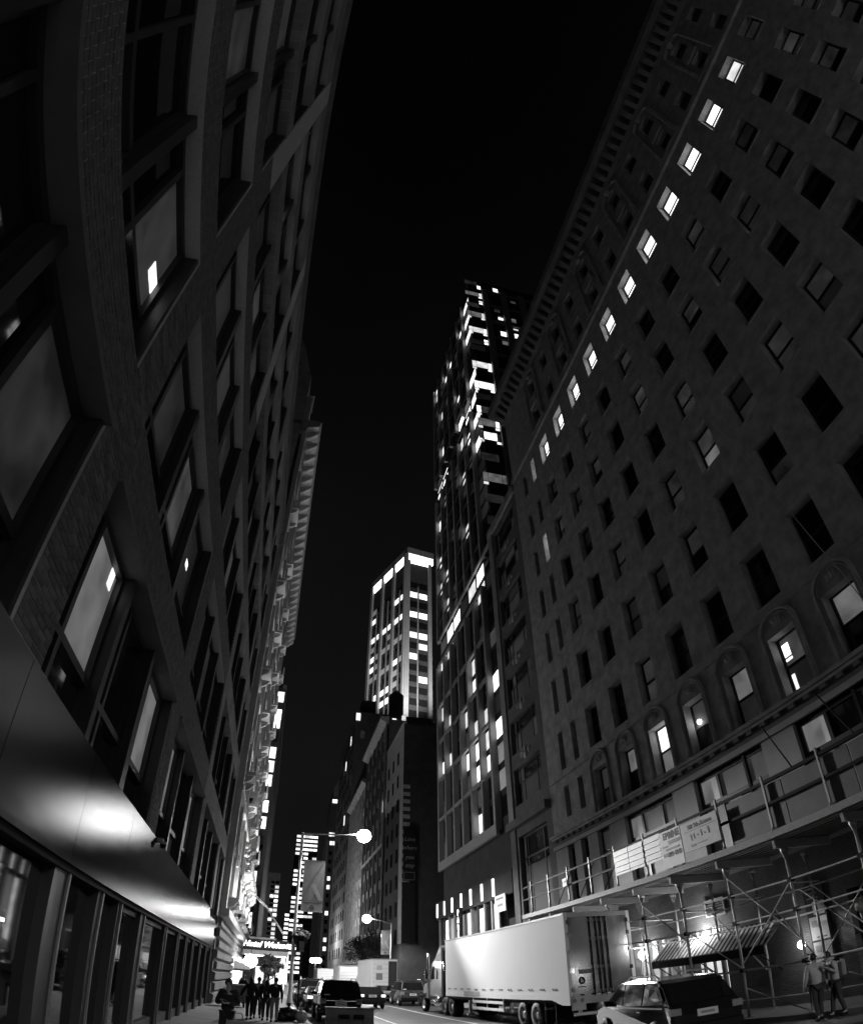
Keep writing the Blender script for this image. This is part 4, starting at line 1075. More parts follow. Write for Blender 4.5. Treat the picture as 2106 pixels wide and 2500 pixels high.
def wall_lamp(lbl, x, y, z, r=.13, pw=40):
    t = thing('wall_lamp', lbl, 'lamp', (x, y, z), 'lamps on the wall under the shed')
    MB().ball((x - .2, y, z), r, 10).build('globe', M['lamp_small'], t, smooth=True)
    MB().tube([(x + .02, y - .05, z - .35), (x - .12, y - .03, z - .3), (x - .2, y, z - r)], .02, 6).build('arm', M['black'], t)
    l = bpy.data.lights.new('wall_lamp_light', 'POINT'); l.energy = pw; l.shadow_soft_size = .12
    lo = bpy.data.objects.new('wall_lamp_light', l); C.objects.link(lo); lo.location = (x - .5, y, z + .1)
wall_lamp('bright wall lamp left of the tall poster board', 14.9, 14.75, 1.95, .13, 18)
wall_lamp('bright wall lamp beside the trailer end of the striped awning', 14.9, 23.6, 2.5, .2, 110)
gl2 = thing('unlit_globe_lamp', 'pale unlit globe lamp on the dark wall at the near end of the shed', 'lamp', (14.0, 11.73, 2.4))
MB().ball((14.1, 11.73, 2.62), .2, 12).build('globe', M['stone_pale'], gl2, smooth=True)
MB().cyl((14.1, 11.73, 2.25), (14.1, 11.73, 2.42), .06, .09, n=8).box(14.1, 15.0, 11.7, 11.76, 2.22, 2.28).build('bracket', M['frame_grey'], gl2)
l = bpy.data.lights.new('doorway_light', 'POINT'); l.energy = 160; l.shadow_soft_size = .3
lo = bpy.data.objects.new('doorway_light', l); C.objects.link(lo); lo.location = (14.6, 19.6, 2.9)
wr = thing('overhead_cable', 'thin slack cable running up the masonry facade', 'cable', (14.6, 9, 9))
MB().tube([(14.9, 16.2, 40.0), (14.5, 13.5, 30), (14.35, 11.2, 21), (14.4, 9.5, 13), (14.75, 8.7, 9.0)], .016, 5).build('wire', M['galv'], wr)

# ================================================================== STREET LAMPS
def lamp_light(x, y, z, p, up=.10):
    l = bpy.data.lights.new('street_lamp_light', 'SPOT'); l.energy = p; l.spot_size = rad(165); l.spot_blend = .35; l.shadow_soft_size = .25
    o = bpy.data.objects.new('street_lamp_light', l); C.objects.link(o); o.location = (x, y, z - .45)
    l = bpy.data.lights.new('street_lamp_spill', 'POINT'); l.energy = p * up; l.shadow_soft_size = .3
    o = bpy.data.objects.new('street_lamp_spill', l); C.objects.link(o); o.location = (x, y, z + .55)
def street_lamp(label, px, py, hx, hh, ph, glow, p, up=.12):
    t = thing('street_lamp', label, 'street lamp', (px, py, .15), 'street lamps')
    MB().lathe([(.22, 0), (.22, .12), (.16, .5), (.125, 1.0), (.085, ph - .15)], (px, py, .15), 'z', 12).build('pole', M['galv'], t, smooth=True)
    az = ph - .1
    MB().tube([(px, py, az), (px + (hx - px) * .25, py, az + (hh - az) * .45), (px + (hx - px) * .6, py, az + (hh - az) * .85), (hx, py, hh + .12)], [.07, .06, .05, .045], 8).build('arm', M['galv'], t, smooth=True)
    d = 1 if hx > px else -1
    hd = MB().ball((hx + d * .1, py, hh + .08), .3, 12, sz=.4, sx=1.5, sy=.8).build('head', M['galv'], t, smooth=True)
    MB().ball((hx + d * .12, py, hh), glow, 14, sz=.9).build('lens', M['lamp_glow'], hd, smooth=True)  # radius oversized on the two visible lamps to imitate bloom
    lamp_light(hx + d * .12, py, hh - glow, p, up)
    return t
l1 = street_lamp('tall street lamp on the left pavement with a large pale banner', 1.55, 42.9, 5.7, 11.35, 11.3, .5, 8000, .45)
l2 = street_lamp('shorter street lamp on the right pavement behind the box truck', 13.1, 71, 10.45, 8.3, 7.9, .5, 5000, .05)
l3 = street_lamp('street lamp on the right pavement behind the viewpoint', 13.0, -16, 9.4, 10.8, 10.6, .30, 9000, .06)
l4 = street_lamp('street lamp on the left pavement behind the viewpoint', 1.5, -24, 5.6, 11.2, 11.2, .30, 7000, .02)
def banner(label, x0, x1, y, z0, z1, pole):
    t = thing('pole_banner', label, 'banner', (pole, y, z0), 'banners on the street lamps')
    w = x1 - x0
    MB().box(x0, x1, y - .012, y + .012, z0 + (z1 - z0) * .19, z1).build('cloth', M['banner'], t)
    MB().box(x0, x1, y - .012, y + .012, z0, z0 + (z1 - z0) * .19).build('caption_panel', M['banner_pale'], t)
    h = z1 - z0; zz = z0 + h * .22
    MB().prism([(x0 + w * .1, y - .016, zz), (x0 + w * .45, y - .016, zz), (x0 + w * .95, y - .016, z1 - h * .25), (x0 + w * .95, y - .016, z1 - h * .05), (x0 + w * .35, y - .016, z0 + h * .5), (x0 + w * .80, y - .016, zz), (x0 + w * .98, y - .016, zz)][:5], (0, .003, 0)).build('chevron', M['paper_grey'], t)
    MB().prism([(x0 + w * .40, y - .0165, z0 + h * .50), (x0 + w * .55, y - .0165, z0 + h * .56), (x0 + w * .98, y - .0165, zz + h * .03), (x0 + w * .98, y - .0165, zz - h * .0), (x0 + w * .8, y - .0165, zz)], (0, .003, 0)).build('chevron', M['paper_white'], t)
    MB().lathe([(.0, -.003), (w * .12, -.003), (w * .12, .003)], ((x0 + x1) / 2, y - .016, z0 + h * .085), 'y', 16).build('round_emblem', M['ink_grey'], t)
    MB().box(x0 + w * .06, x1 - w * .06, y - .016, y - .012, z0 + h * .165, z0 + h * .185).build('caption_print', M['ink_grey'], t)
    s = min(x0, x1) if abs(x0 - pole) < abs(x1 - pole) else max(x0, x1)
    for z in (z0 + .02, z1 - .02): MB().cyl((pole, y, z), (x1 if abs(x0 - pole) < abs(x1 - pole) else x0, y, z), .022, n=6).build('banner_rod', M['galv'], t)
banner('large grey banner with pale chevrons on the tall left street lamp', 1.83, 3.25, 42.9, 6.05, 9.45, 1.6)
banner('small grey banner with pale chevrons on the right street lamp', 12.0, 12.95, 71, 4.55, 7.15, 13.1)
fbk = thing('flower_basket', 'round dark flower basket hung low on the tall left street lamp', 'flower basket', (1.95, 42.7, 4))
MB().lathe([(.05, -.75), (.35, -.5), (.5, -.15), (.56, .02), (.4, .04)], (1.95, 42.55, 4.45), 'z', 14).build('basket', M['black'], fbk, smooth=True)
lv_ = MB(); rnd = random.Random(9)
def leaf_cloud(mb, c, r, n, s, flat=1.0):
    for _ in range(n):
        d = Vector((rnd.gauss(0, 1), rnd.gauss(0, 1), rnd.gauss(0, 1))).normalized() * (r * rnd.random() ** .4)
        p = Vector(c) + Vector((d.x, d.y, d.z * flat))
        a = Vector((rnd.uniform(-1, 1), rnd.uniform(-1, 1), rnd.uniform(-1, 1))).normalized(); b = a.orthogonal().normalized()
        k = s * rnd.uniform(.6, 1.3)
        mb.face(p - a * k, p + b * k * .5, p + a * k, p - b * k * .5)
leaf_cloud(lv_, (1.95, 42.55, 4.6), .62, 260, .12, .5); lv_.build('foliage', M['leaf'], fbk)
MB().cyl((1.6, 42.8, 5.3), (1.95, 42.55, 5.1), .02, n=6).cyl((1.95, 42.55, 5.1), (1.95, 42.55, 4.5), .012, n=5).build('hanger', M['black'], fbk)
sp = thing('sign_post', 'slim dark sign post with a small square sign near the kerb', 'sign post', (1.85, 38.5, .15))
MB().cyl((1.85, 38.5, .15), (1.85, 38.5, 3.7), .05, n=8).build('post', M['black'], sp)
MB().box(1.72, 2.02, 38.44, 38.46, 3.35, 3.95).build('plate', M['cloth_grey'], sp)

def street_tree(label, x, y, h, r, n):
    t = thing('street_tree', label, 'tree', (x, y, .15), 'street trees')
    tr = MB(); tr.tube([(x, y, .1), (x + .05, y, h * .3), (x - .03, y + .05, h * .55), (x + .08, y, h * .85)], [.13, .10, .08, .03], 8)
    for k in range(7):
        a = k * 2.4; z = h * (.42 + .06 * k)
        tr.tube([(x, y, z), (x + math.cos(a) * r * .5, y + math.sin(a) * r * .5, z + r * .35), (x + math.cos(a) * r * .85, y + math.sin(a) * r * .85, z + r * .6)], [.05, .035, .012], 5)
    tr.build('trunk', M['bark'], t)
    cw = MB()
    for k in range(16):
        a = rnd.uniform(0, 6.28); q = r * rnd.uniform(.2, .85)
        leaf_cloud(cw, (x + math.cos(a) * q, y + math.sin(a) * q, h * rnd.uniform(.55, .98)), r * rnd.uniform(.28, .5), n // 16, .16, .8)
    cw.build('crown', M['leaf'], t)
street_tree('leafy street tree in front of the dark corniced block', 12.6, 84, 7.6, 2.6, 2600)
street_tree('street tree behind the box truck on the right pavement', 13.6, 98, 7.8, 2.8, 2600)
street_tree('low bushy street tree past the hotel canopy', .9, 74, 4.2, 1.0, 1100)
street_tree('small street tree short of the hotel canopy posts', .2, 56, 3.6, .75, 900)

# twin-globe lamp far down the street
tl = thing('twin_globe_lamp', 'far lamp post with twin glowing heads above the traffic', 'street lamp', (7.4, 105, 0), 'street lamps')
MB().cyl((7.4, 105, 0), (7.4, 105, 4.2), .09, n=8).box(6.7, 8.1, 104.95, 105.05, 4.1, 4.2).build('pole', M['galv'], tl)
for x in (6.9, 7.5, 7.95): MB().ball((x, 105, 4.5), .42, 10).build('globe', M['lamp_small'], tl, smooth=True)
# glowing shop fronts at the far end of the left pavement
for i, (y, x, z0, z1, w) in enumerate(((96, -1.0, .4, 3.0, 1.2), (110, .6, .2, 4.2, .7), (120, 1.9, .2, 5.4, 1.5), (130, 3.3, .3, 6.0, 1.2), (125, .9, .3, 2.4, .6))):
    t = thing('shop_sign', ('lit box sign low past the hotel canopy', 'narrow lit sign strip beside the lamp pole', 'tall bright shop front seen left of the lamp pole', 'tall bright shop front seen right of the lamp pole', 'low lit shop sign between pavement walkers and lamp pole')[i], 'shop sign', (x, y, 0), 'glowing shop signs far down the left pavement')
    MB().box(x - w / 2, x + w / 2, y, y + .15, z0, z1).build('lit_face', M['lit'], t)
    MB().box(x - w / 2 - .1, x + w / 2 + .1, y + .15, y + .4, z0 - .1, z1 + .1).build('case', M['black'], t)
    MB().cyl((x, y + .3, 0), (x, y + .3, z0), .06, n=6).build('stand', M['black'], t)
# ================================================================== VEHICLES
def wheel(parent, x, y, r, w, dual=False, side=-1):
    t = MB(); hw = w / 2
    t.lathe([(r * .62, -hw), (r * .93, -hw), (r, -hw * .6), (r, hw * .6), (r * .93, hw), (r * .62, hw)], (0, 0, 0), 'x', 24)
    o = bpy.data.objects.new('wheel', t.mesh('wheel', M['rubber'], True)); C.objects.link(o); o.parent = parent; o.location = (x, y, r)
    k = MB(); k.lathe([(r * .63, -.45 * hw * 2), (r * .60, -hw * .2), (r * .34, -hw * .1), (r * .30, -hw * .8), (r * .12, -hw * .85), (0.001, -hw * .85)] if side < 0 else [(r * .63, .45 * hw * 2), (r * .60, hw * .2), (r * .34, hw * .1), (r * .30, hw * .8), (r * .12, hw * .85), (0.001, hw * .85)], (0, 0, 0), 'x', 20)
    child('rim', k.mesh('rim', M['steel'], True), o)
    return o
def shell(prof, hw, m, parent, name, bevel=.05):
    mb = MB(); n = len(prof)
    Lp = [(-hw(y, z), y, z) for y, z in prof]; Rp = [(hw(y, z), y, z) for y, z in prof]
    mb.V = Lp + Rp
    mb.F = [tuple(range(n - 1, -1, -1)), tuple(range(n, 2 * n))] + [(i, (i + 1) % n, n + (i + 1) % n, n + i) for i in range(n)]
    o = mb.build(name, m, None, smooth=False, bevel=bevel); o.parent = parent
    return o
def lbuild(mb, name, m, parent, smooth=False, bevel=0.0):
    o = mb.build(name, m, None, smooth, bevel); o.parent = parent; return o
def car(name, label, cat, loc, rotz, kind, paint, group='cars along the street'):
    t = thing(name, label, cat, loc, group)
    if kind == 'suv':
        L, Wd, Ht, belt, ws = 4.9, 1.98, 1.90, 1.14, .40
        prof = [(-2.42, .42), (-2.44, .8), (-2.36, 1.14), (-2.08, 1.80), (-1.9, 1.88), (.3, 1.88), (.62, 1.80), (1.32, 1.17), (2.2, 1.06), (2.42, .85), (2.42, .42), (1.9, .30), (-1.9, .30)]
        side = [[(-2.12, 1.19), (-1.98, 1.74), (-1.3, 1.76), (-1.25, 1.19)], [(-1.17, 1.19), (-1.2, 1.76), (-.3, 1.76), (-.22, 1.19)], [(-.14, 1.19), (-.2, 1.76), (.35, 1.74), (.95, 1.2)]]
    elif kind == 'sedan':
        L, Wd, Ht, belt, ws = 4.7, 1.82, 1.45, .92, .33
        prof = [(-2.33, .45), (-2.36, .75), (-2.28, .98), (-1.72, 1.02), (-.95, 1.40), (-.7, 1.45), (.25, 1.45), (.5, 1.40), (1.2, .97), (2.1, .82), (2.34, .6), (2.32, .3), (-2.2, .28)]
        side = [[(-1.4, 1.03), (-.92, 1.33), (-.5, 1.36), (-.5, 1.0)], [(-.42, 1.0), (-.42, 1.36), (.2, 1.36), (.85, .99)]]
    else:
        L, Wd, Ht, belt, ws = 5.1, 1.92, 1.72, 1.02, .37
        prof = [(-2.52, .45), (-2.55, .85), (-2.45, 1.08), (-1.95, 1.58), (-1.75, 1.66), (-.2, 1.72), (.5, 1.68), (.8, 1.60), (1.5, 1.10), (2.3, .93), (2.54, .7), (2.54, .35), (2.2, .26), (-2.3, .26)]
        side = [[(-2.25, 1.12), (-1.88, 1.52), (-1.1, 1.60), (-1.1, 1.1)], [(-1.02, 1.1), (-1.02, 1.60), (.15, 1.62), (.15, 1.08)], [(.24, 1.08), (.24, 1.62), (.55, 1.60), (1.3, 1.12)]]
    def hw(y, z):
        base = Wd / 2 * (1 - .07 * max(0, abs(y) - L * .36) / (L * .14))
        if z > belt: base -= (z - belt) / (Ht - belt) * .20
        if z < .45: base -= .05
        return base
    shell(prof, hw, M[paint], t, 'body')
    for s in (-1, 1):
        for poly in side:
            lbuild(MB().prism([(s * (hw(y, z) + .004), y, z) for y, z in poly], (s * .008, 0, 0)), 'side_window', M['glass'], t)
        for y in (side[0][0][0] + .02,): pass
        lbuild(MB().box(s * (Wd / 2 - .01), s * (Wd / 2 + .012), side[0][0][0], side[-1][-1][0], belt + .0, belt + .035), 'belt_trim', M['chrome'], t)
        lbuild(MB().box(s * (Wd / 2 - .04), s * (Wd / 2 + .15), side[-1][-1][0] - .25, side[-1][-1][0] - .08, belt + .03, belt + .18), 'mirror', M[paint], t, bevel=.03)
        for yy in (L * .5 - .88, -L * .5 + .92): wheel(t, s * (Wd / 2 - .11), yy, ws, .22, side=s)
        if kind != 'sedan':
            lbuild(MB().tube([(s * (Wd / 2 - .26), -1.7, Ht - .03), (s * (Wd / 2 - .26), -1.5, Ht + .06), (s * (Wd / 2 - .26), .0, Ht + .07), (s * (Wd / 2 - .26), .3, Ht - .03)], .02, 6), 'roof_rail', M['chrome'], t)
        lbuild(MB().box(s * (Wd / 2 - .02), s * (Wd / 2 + .008), side[1][0][0] + .08, side[1][0][0] + .28, belt - .10, belt - .07), 'door_handle', M['chrome'], t)
    # rear window, lights, plate, bumper
    i = 2; (y0, z0), (y1, z1) = prof[2], prof[3]
    if kind == 'sedan': (y0, z0), (y1, z1) = prof[3], prof[4]
    dn = Vector((0, y0 - y1, 0)) ; nrm = Vector((0, -(z1 - z0), (y1 - y0))).normalized()
    def rp(x, k): 
        y = y0 + (y1 - y0) * k; z = z0 + (z1 - z0) * k
        return Vector((x * (hw(y, z) - .09), y, z)) + nrm * .006
    lbuild(MB().prism([rp(-1, .06), rp(1, .06), rp(1, .94), rp(-1, .94)], nrm * .008), 'rear_window', M['glass'], t)
    if kind == 'suv':
        lbuild(MB().prism([rp(-.92, .12) + nrm * .009, rp(-.62, .12) + nrm * .009, rp(-.62, .20) + nrm * .009, rp(-.92, .20) + nrm * .009], nrm * .002), 'sticker', M['stone_pale'], t)
        lbuild(MB().box(-.55, .55, -2.02 - .07, -1.86, 1.84, 1.90), 'spoiler', M[paint], t, bevel=.02)
        lbuild(MB().box(-.85, .85, prof[1][0] - .012, prof[1][0] + .03, .98, 1.01), 'chrome_strip', M['chrome'], t)
        lbuild(MB().ball((0, prof[1][0] - .0, 1.07), .07, 8, sz=.5, sx=1.4, sy=.2), 'emblem', M['chrome'], t, smooth=True)
    for s in (-1, 1):
        zz = (z0 - .28) if kind == 'suv' else z0 - .22
        lbuild(MB().box(s * (Wd / 2 - .32), s * (Wd / 2 - .05), prof[1][0] - .012, prof[1][0] + .1, zz, zz + (.22 if kind == 'suv' else .15)), 'tail_light', M['tail_light' if kind == 'sedan' else 'cloth_grey'], t)
        lbuild(MB().box(s * (Wd / 2 - .42), s * (Wd / 2 - .08), L / 2 - .13, L / 2 - .03, .62, .78), 'headlight', M['cloth_pale'], t)
    lbuild(MB().box(-.26, .26, prof[1][0] - .018, prof[1][0], .78, .94), 'licence_plate', M['plate'], t)
    lbuild(MB().box(-.17, .17, prof[1][0] - .021, prof[1][0] - .018, .83, .89), 'plate_print', M['ink_grey'], t)
    lbuild(MB().box(-Wd / 2 + .06, Wd / 2 - .06, prof[0][0] - .06, prof[0][0] + .2, .42, .64), 'rear_bumper', M['car_black'], t, bevel=.04)
    (ya, za), (yb, zb) = (prof[6], prof[7]) if kind == 'suv' else (prof[7], prof[8])
    n2 = Vector((0, za - zb, yb - ya)).normalized()
    def fp(x, k):
        y = ya + (yb - ya) * k; z = za + (zb - za) * k
        return Vector((x * (hw(y, z) - .08), y, z)) + n2 * .006
    lbuild(MB().prism([fp(-1, .04), fp(1, .04), fp(1, .96), fp(-1, .96)], n2 * .008), 'windscreen', M['glass'], t)
    t.rotation_euler = (0, 0, rotz)
    return t
car('parked_suv', 'black sport utility vehicle seen from behind at the left kerb', 'car', (3.35, 32.5, 0), 0, 'suv', 'car_black')
car('passing_sedan', 'dark sedan with glowing tail lights just right of the black utility vehicle', 'car', (7.15, 47.5, 0), 0, 'sedan', 'car_black')
car('parked_suv', 'dark utility vehicle seen from behind in front of the lorry tractor', 'car', (11.0, 52.5, 0), 0, 'suv', 'car_grey')
car('parked_crossover', 'dark crossover with chrome window trim at the lower right before the scaffold', 'car', (9.72, 15.05, 0), rad(-9), 'cross', 'car_black')
car('parked_sedan', 'bright silver sedan parked beyond the passing dark sedan', 'car', (10.6, 61.5, 0), 0, 'sedan', 'car_silver')
car('parked_sedan', 'dark sedan at the left kerb ahead of the black utility vehicle', 'car', (3.2, 40.2, 0), 0, 'sedan', 'car_grey')
car('parked_suv', 'dark utility vehicle at the left kerb next to the flower basket post', 'car', (3.1, 47.5, 0), 0, 'suv', 'car_grey')
car('parked_sedan', 'grey sedan farthest along the left kerb', 'car', (3.1, 54.5, 0), 0, 'sedan', 'car_silver')

# ------------------------------------------------------------------ lorry with the long white trailer
lt = thing('semi_trailer_lorry', 'articulated lorry with a long plain white trailer and steel rear doors', 'lorry', (10.2, 21.4, 0))
L_ = 14.8; TW = 2.72
lbuild(MB().box(0, TW, .06, L_, 1.28, 4.06), 'trailer_box', M['truck_white'], lt)
lbuild(MB().box(-.012, TW + .012, .0, L_ + .01, 4.05, 4.13), 'top_rail', M['steel'], lt)
lbuild(MB().prism([(-.012, .55, 1.30), (-.012, L_, 1.30), (-.012, L_, 1.10), (-.012, 1.4, 1.10), (-.012, .55, .92)], (.06, 0, 0)).box(-.012, .05, .0, .55, .92, 1.30), 'side_rail', M['truck_white'], lt)
lbuild(MB().prism([(TW + .012, .55, 1.30), (TW + .012, L_, 1.30), (TW + .012, L_, 1.10), (TW + .012, .55, .92)], (-.06, 0, 0)), 'side_rail', M['truck_white'], lt)
lbuild(MB().box(.08, TW - .08, .6, L_ - .1, .95, 1.28), 'chassis', M['black'], lt)
mk = MB().box(-.018, -.01, 0, .16, 0, .06).box(-.018, -.01, .26, .42, 0, .06).mesh('marker_reflector', M['ink_grey'])
for i in range(13): child('marker_reflector', mk, lt, loc=(0, .9 + i * 1.08, 1.46))
lbuild(MB().box(-.017, -.0125, 9.2, 11.6, 1.14, 1.38), 'patch_panel', M['galv'], lt)
# rear: frame, two doors, lock rods, hinges
lbuild(MB().box(-.02, .12, -.06, .06, .95, 4.13).box(TW - .12, TW + .02, -.06, .06, .95, 4.13), 'rear_post', M['truck_white'], lt)
lbuild(MB().box(.12, TW - .12, -.05, .06, 3.98, 4.13), 'rear_header', M['steel'], lt)
for k, (a, b) in enumerate(((.13, TW / 2 - .015), (TW / 2 + .015, TW - .13))):
    d = lbuild(MB().box(a, b, -.03, .05, 1.28, 3.97), 'rear_door', M['door_steel'], lt)
    for xx in ((a + .87, a + 1.13) if k == 0 else (a + .08, a + .30)):
        lbuild(MB().cyl((xx, -.07, 1.20), (xx, -.07, 3.97), .025, n=8), 'lock_rod', M['black'], d)
        for z in (1.35, 2.2, 3.2, 3.85): lbuild(MB().box(xx - .05, xx + .05, -.06, -.03, z - .05, z + .05), 'rod_bracket', M['steel'], d)
    hx = a - .02 if k == 0 else b + .02
    for z in (1.45, 2.1, 2.75, 3.35, 3.8): lbuild(MB().box(hx - .05, hx + .14 if k == 0 else hx + .05, -.065, -.03, z - .07, z + .07), 'hinge', M['chrome'], d)
lbuild(MB().box(.42, 1.02, -.04, -.03, 1.98, 2.13), 'door_label', M['ink_grey'], lt)
lbuild(MB().lathe([(0, -.006), (.13, -.006), (.13, .006)], (.52, -.036, 1.75), 'y', 20), 'round_emblem', M['black'], lt)
o_ = lettering('h', .2, .003, (.52, -.046, 1.75), *RF, M['paper_white'], lt, bold=.006, name='emblem_letter'); o_.location = lt.location
lbuild(MB().box(.35, .68, -.04, -.03, 1.52, 1.55), 'door_latch', M['black'], lt)
lbuild(MB().box(0, TW, -.06, .3, .95, 1.22), 'rear_sill', M['steel'], lt)
for i in range(6): lbuild(MB().box(.15 + i * .42, .40 + i * .42, -.066, -.06, 1.23 - .0, 1.27), 'conspicuity_mark', M['paper_white'], lt)
for x in (.12, .42, TW - .52, TW - .22): lbuild(MB().lathe([(.001, -.075), (.075, -.07), (.075, -.05)], (x + .05, 0, 1.08), 'y', 12), 'tail_light', M['cloth_grey'], lt)
lbuild(MB().box(.15, TW - .15, -.05, .03, .55, .66).box(.35, .45, -.03, .05, .6, 1.0).box(TW - .45, TW - .35, -.03, .05, .6, 1.0), 'under_ride_bar', M['steel'], lt)
lbuild(MB().box(.05, .6, -.055, -.045, .74, .95), 'rear_number_plate', M['stone_pale'], lt)
lbuild(MB().box(.2, 1.3, -.058, -.052, .57, .64), 'reflective_tape', M['paper_white'], lt)
for x in (.32, TW - .32):
    s = -1 if x < 1 else 1
    for y in (2.95, 4.25): wheel(lt, x - s * .0, y, .51, .56, side=s)
lbuild(MB().box(.02, .66, 2.05, 2.08, .25, 1.0), 'mud_flap', M['black'], lt)
o_ = lettering('Great Dane', .15, .003, (.34, 2.04, .78), *RF, M['paper_white'], lt, bold=.004); o_.location = lt.location
lbuild(MB().box(.04, .70, 1.2, 1.24, .25, 1.0), 'mud_flap', M['black'], lt)
for x in (.25, TW - .25):
    lbuild(MB().box(x - .07, x + .07, 11.3, 11.44, .3, 1.1).box(x - .16, x + .16, 11.2, 11.54, .2, .3), 'landing_leg', M['steel'], lt)
for z in (.55, .86): lbuild(MB().box(.02, .06, 6.3, 10.4, z, z + .12), 'side_guard', M['truck_white'], lt)
for y in (6.35, 8.4, 10.3): lbuild(MB().box(.06, .12, y, y + .1, .5, 1.1), 'guard_post', M['steel'], lt)
# tractor unit
lbuild(MB().box(.35, 2.35, 13.6, 21.6, .75, .98), 'tractor_frame', M['black'], lt)
lbuild(MB().prism([(.18, 16.2, .95), (.18, 16.2, 3.75), (.18, 16.55, 3.95), (.18, 17.6, 3.25), (.18, 18.3, 2.95), (.18, 18.9, 1.95), (.18, 18.9, .95)], (2.36, 0, 0)), 'cab', M['truck_grey'], lt, bevel=.07)
lbuild(MB().prism([(.42, 18.9, .95), (.42, 18.9, 1.92), (.42, 21.0, 1.72), (.42, 21.3, 1.5), (.42, 21.3, .8)], (1.9, 0, 0)), 'hood', M['truck_grey'], lt, bevel=.08)
lbuild(MB().box(.168, .18, 17.0, 17.28, 2.0, 2.55), 'sleeper_window', M['glass'], lt)
lbuild(MB().prism([(.168, 17.75, 2.0), (.168, 17.75, 2.75), (.168, 18.2, 2.75), (.168, 18.6, 2.0)], (.012, 0, 0)), 'side_window', M['glass'], lt)
lbuild(MB().prism([(.3, 18.36, 2.84), (2.42, 18.36, 2.84), (2.42, 18.86, 2.05), (.3, 18.86, 2.05)], (0, .02, .01)), 'windscreen', M['glass'], lt)
lbuild(MB().box(.2, 2.52, 15.9, 16.19, 1.0, 3.6), 'cab_back', M['black'], lt)
lbuild(MB().box(.19, .205, 15.88, 16.15, 2.9, 2.96).box(.19, .205, 15.88, 15.92, 2.5, 2.9), 'grab_handle', M['chrome'], lt)
lbuild(MB().cyl((.12, 18.95, .9), (.12, 18.95, 3.55), .075, n=10), 'exhaust_stack', M['chrome'], lt, smooth=True)
lbuild(MB().box(-.1, .1, 18.9, 19.0, 1.9, 2.6), 'mirror', M['chrome'], lt)
lbuild(MB().cyl((.38, 16.6, .68), (.38, 18.3, .68), .32, n=18), 'fuel_tank', M['chrome'], lt, smooth=True)
lbuild(MB().prism([(.1, 19.6, .85), (.1, 19.8, 1.15), (.1, 20.9, 1.2), (.1, 21.3, .8), (.1, 21.3, .5), (.1, 20.9, .75), (.1, 20.6, 1.0), (.1, 20.1, 1.0), (.1, 19.8, .7)], (.5, 0, 0)), 'fender', M['chrome'], lt)
lbuild(MB().box(.1, 2.6, 21.3, 21.5, .4, .8), 'front_bumper', M['chrome'], lt)
for x in (.36, TW - .36):
    s = -1 if x < 1 else 1
    for y in (14.05, 15.35): wheel(lt, x, y, .51, .56, side=s)
    wheel(lt, x, 20.4, .51, .3, side=s)
lbuild(MB().box(.15, .5, 15.9, 16.1, .25, .95), 'mud_flap', M['black'], lt)
lt.rotation_euler = (0, 0, rad(1.55))

def box_truck(label, loc, w, l, z0, z1, rotz=0):
    t = thing('box_truck', label, 'truck', loc, 'box trucks in the traffic')
    lbuild(MB().box(-w / 2, w / 2, 0, l, z0, z1), 'cargo_box', M['truck_white'], t, bevel=.04)
    lbuild(MB().box(-w / 2 - .01, w / 2 + .01, -.02, l, z1 - .06, z1 + .03), 'roof_rail', M['steel'], t)
    d = lbuild(MB().box(-w / 2 + .12, w / 2 - .12, -.03, 0, z0 + .1, z1 - .12), 'roller_door', M['truck_white'], t)
    for i in range(1, 6): lbuild(MB().box(-w / 2 + .12, w / 2 - .12, -.036, -.03, z0 + .1 + i * (z1 - z0) / 6.4, z0 + .115 + i * (z1 - z0) / 6.4), 'door_joint', M['ink_grey'], d)
    lbuild(MB().box(-w / 2, w / 2, -.12, .1, z0 - .35, z0), 'rear_sill', M['steel'], t)
    for s in (-1, 1):
        lbuild(MB().box(s * (w / 2 - .25), s * (w / 2 - .05), -.13, -.12, z0 - .28, z0 - .12), 'tail_light', M['tail_light'], t)
        for y in (1.6, l + 1.2): wheel(t, s * (w / 2 - .2), y, .42, .32, side=s)
    lbuild(MB().prism([(-w / 2 + .1, l + .1, .5), (-w / 2 + .1, l + .1, 2.35), (-w / 2 + .1, l + 1.1, 2.3), (-w / 2 + .1, l + 1.7, 1.5), (-w / 2 + .1, l + 2.1, 1.3), (-w / 2 + .1, l + 2.2, .5)], (w - .2, 0, 0)), 'cab', M['truck_white'], t, bevel=.06)
    lbuild(MB().box(-w / 2 + .2, w / 2 - .2, .3, l + 1.8, .5, z0), 'chassis', M['black'], t)
    t.rotation_euler = (0, 0, rotz)
    return t
bt = box_truck('white box truck lit from behind standing beyond the dark utility vehicle', (10.7, 61.0, 0), 2.42, 8.2, 1.2, 3.78, rad(1.5))
lbuild(MB().box(-.8, -.2, -.045, -.036, 1.9, 2.5), 'door_print', M['ink_grey'], bt); lbuild(MB().box(-.75, -.25, -.045, -.036, 2.8, 3.2), 'door_print', M['paper_grey'], bt)
lbuild(MB().box(.35, 1.15, -.05, -.036, 1.4, 3.6), 'open_bay', M['cladding_dark'], bt)
bt2 = box_truck('bright white box truck farther up the street left of the lit box truck', (7.15, 80.0, 0), 2.4, 6.5, 1.1, 3.0)
lbuild(MB().box(.5, .85, -.05, -.036, 2.05, 2.15).box(.5, .85, -.05, -.036, 1.75, 1.85), 'door_print', M['ink_grey'], bt2)
bt3 = box_truck('third box truck half hidden between the two white trucks', (8.7, 72.0, 0), 2.2, 5.5, 1.2, 3.3)

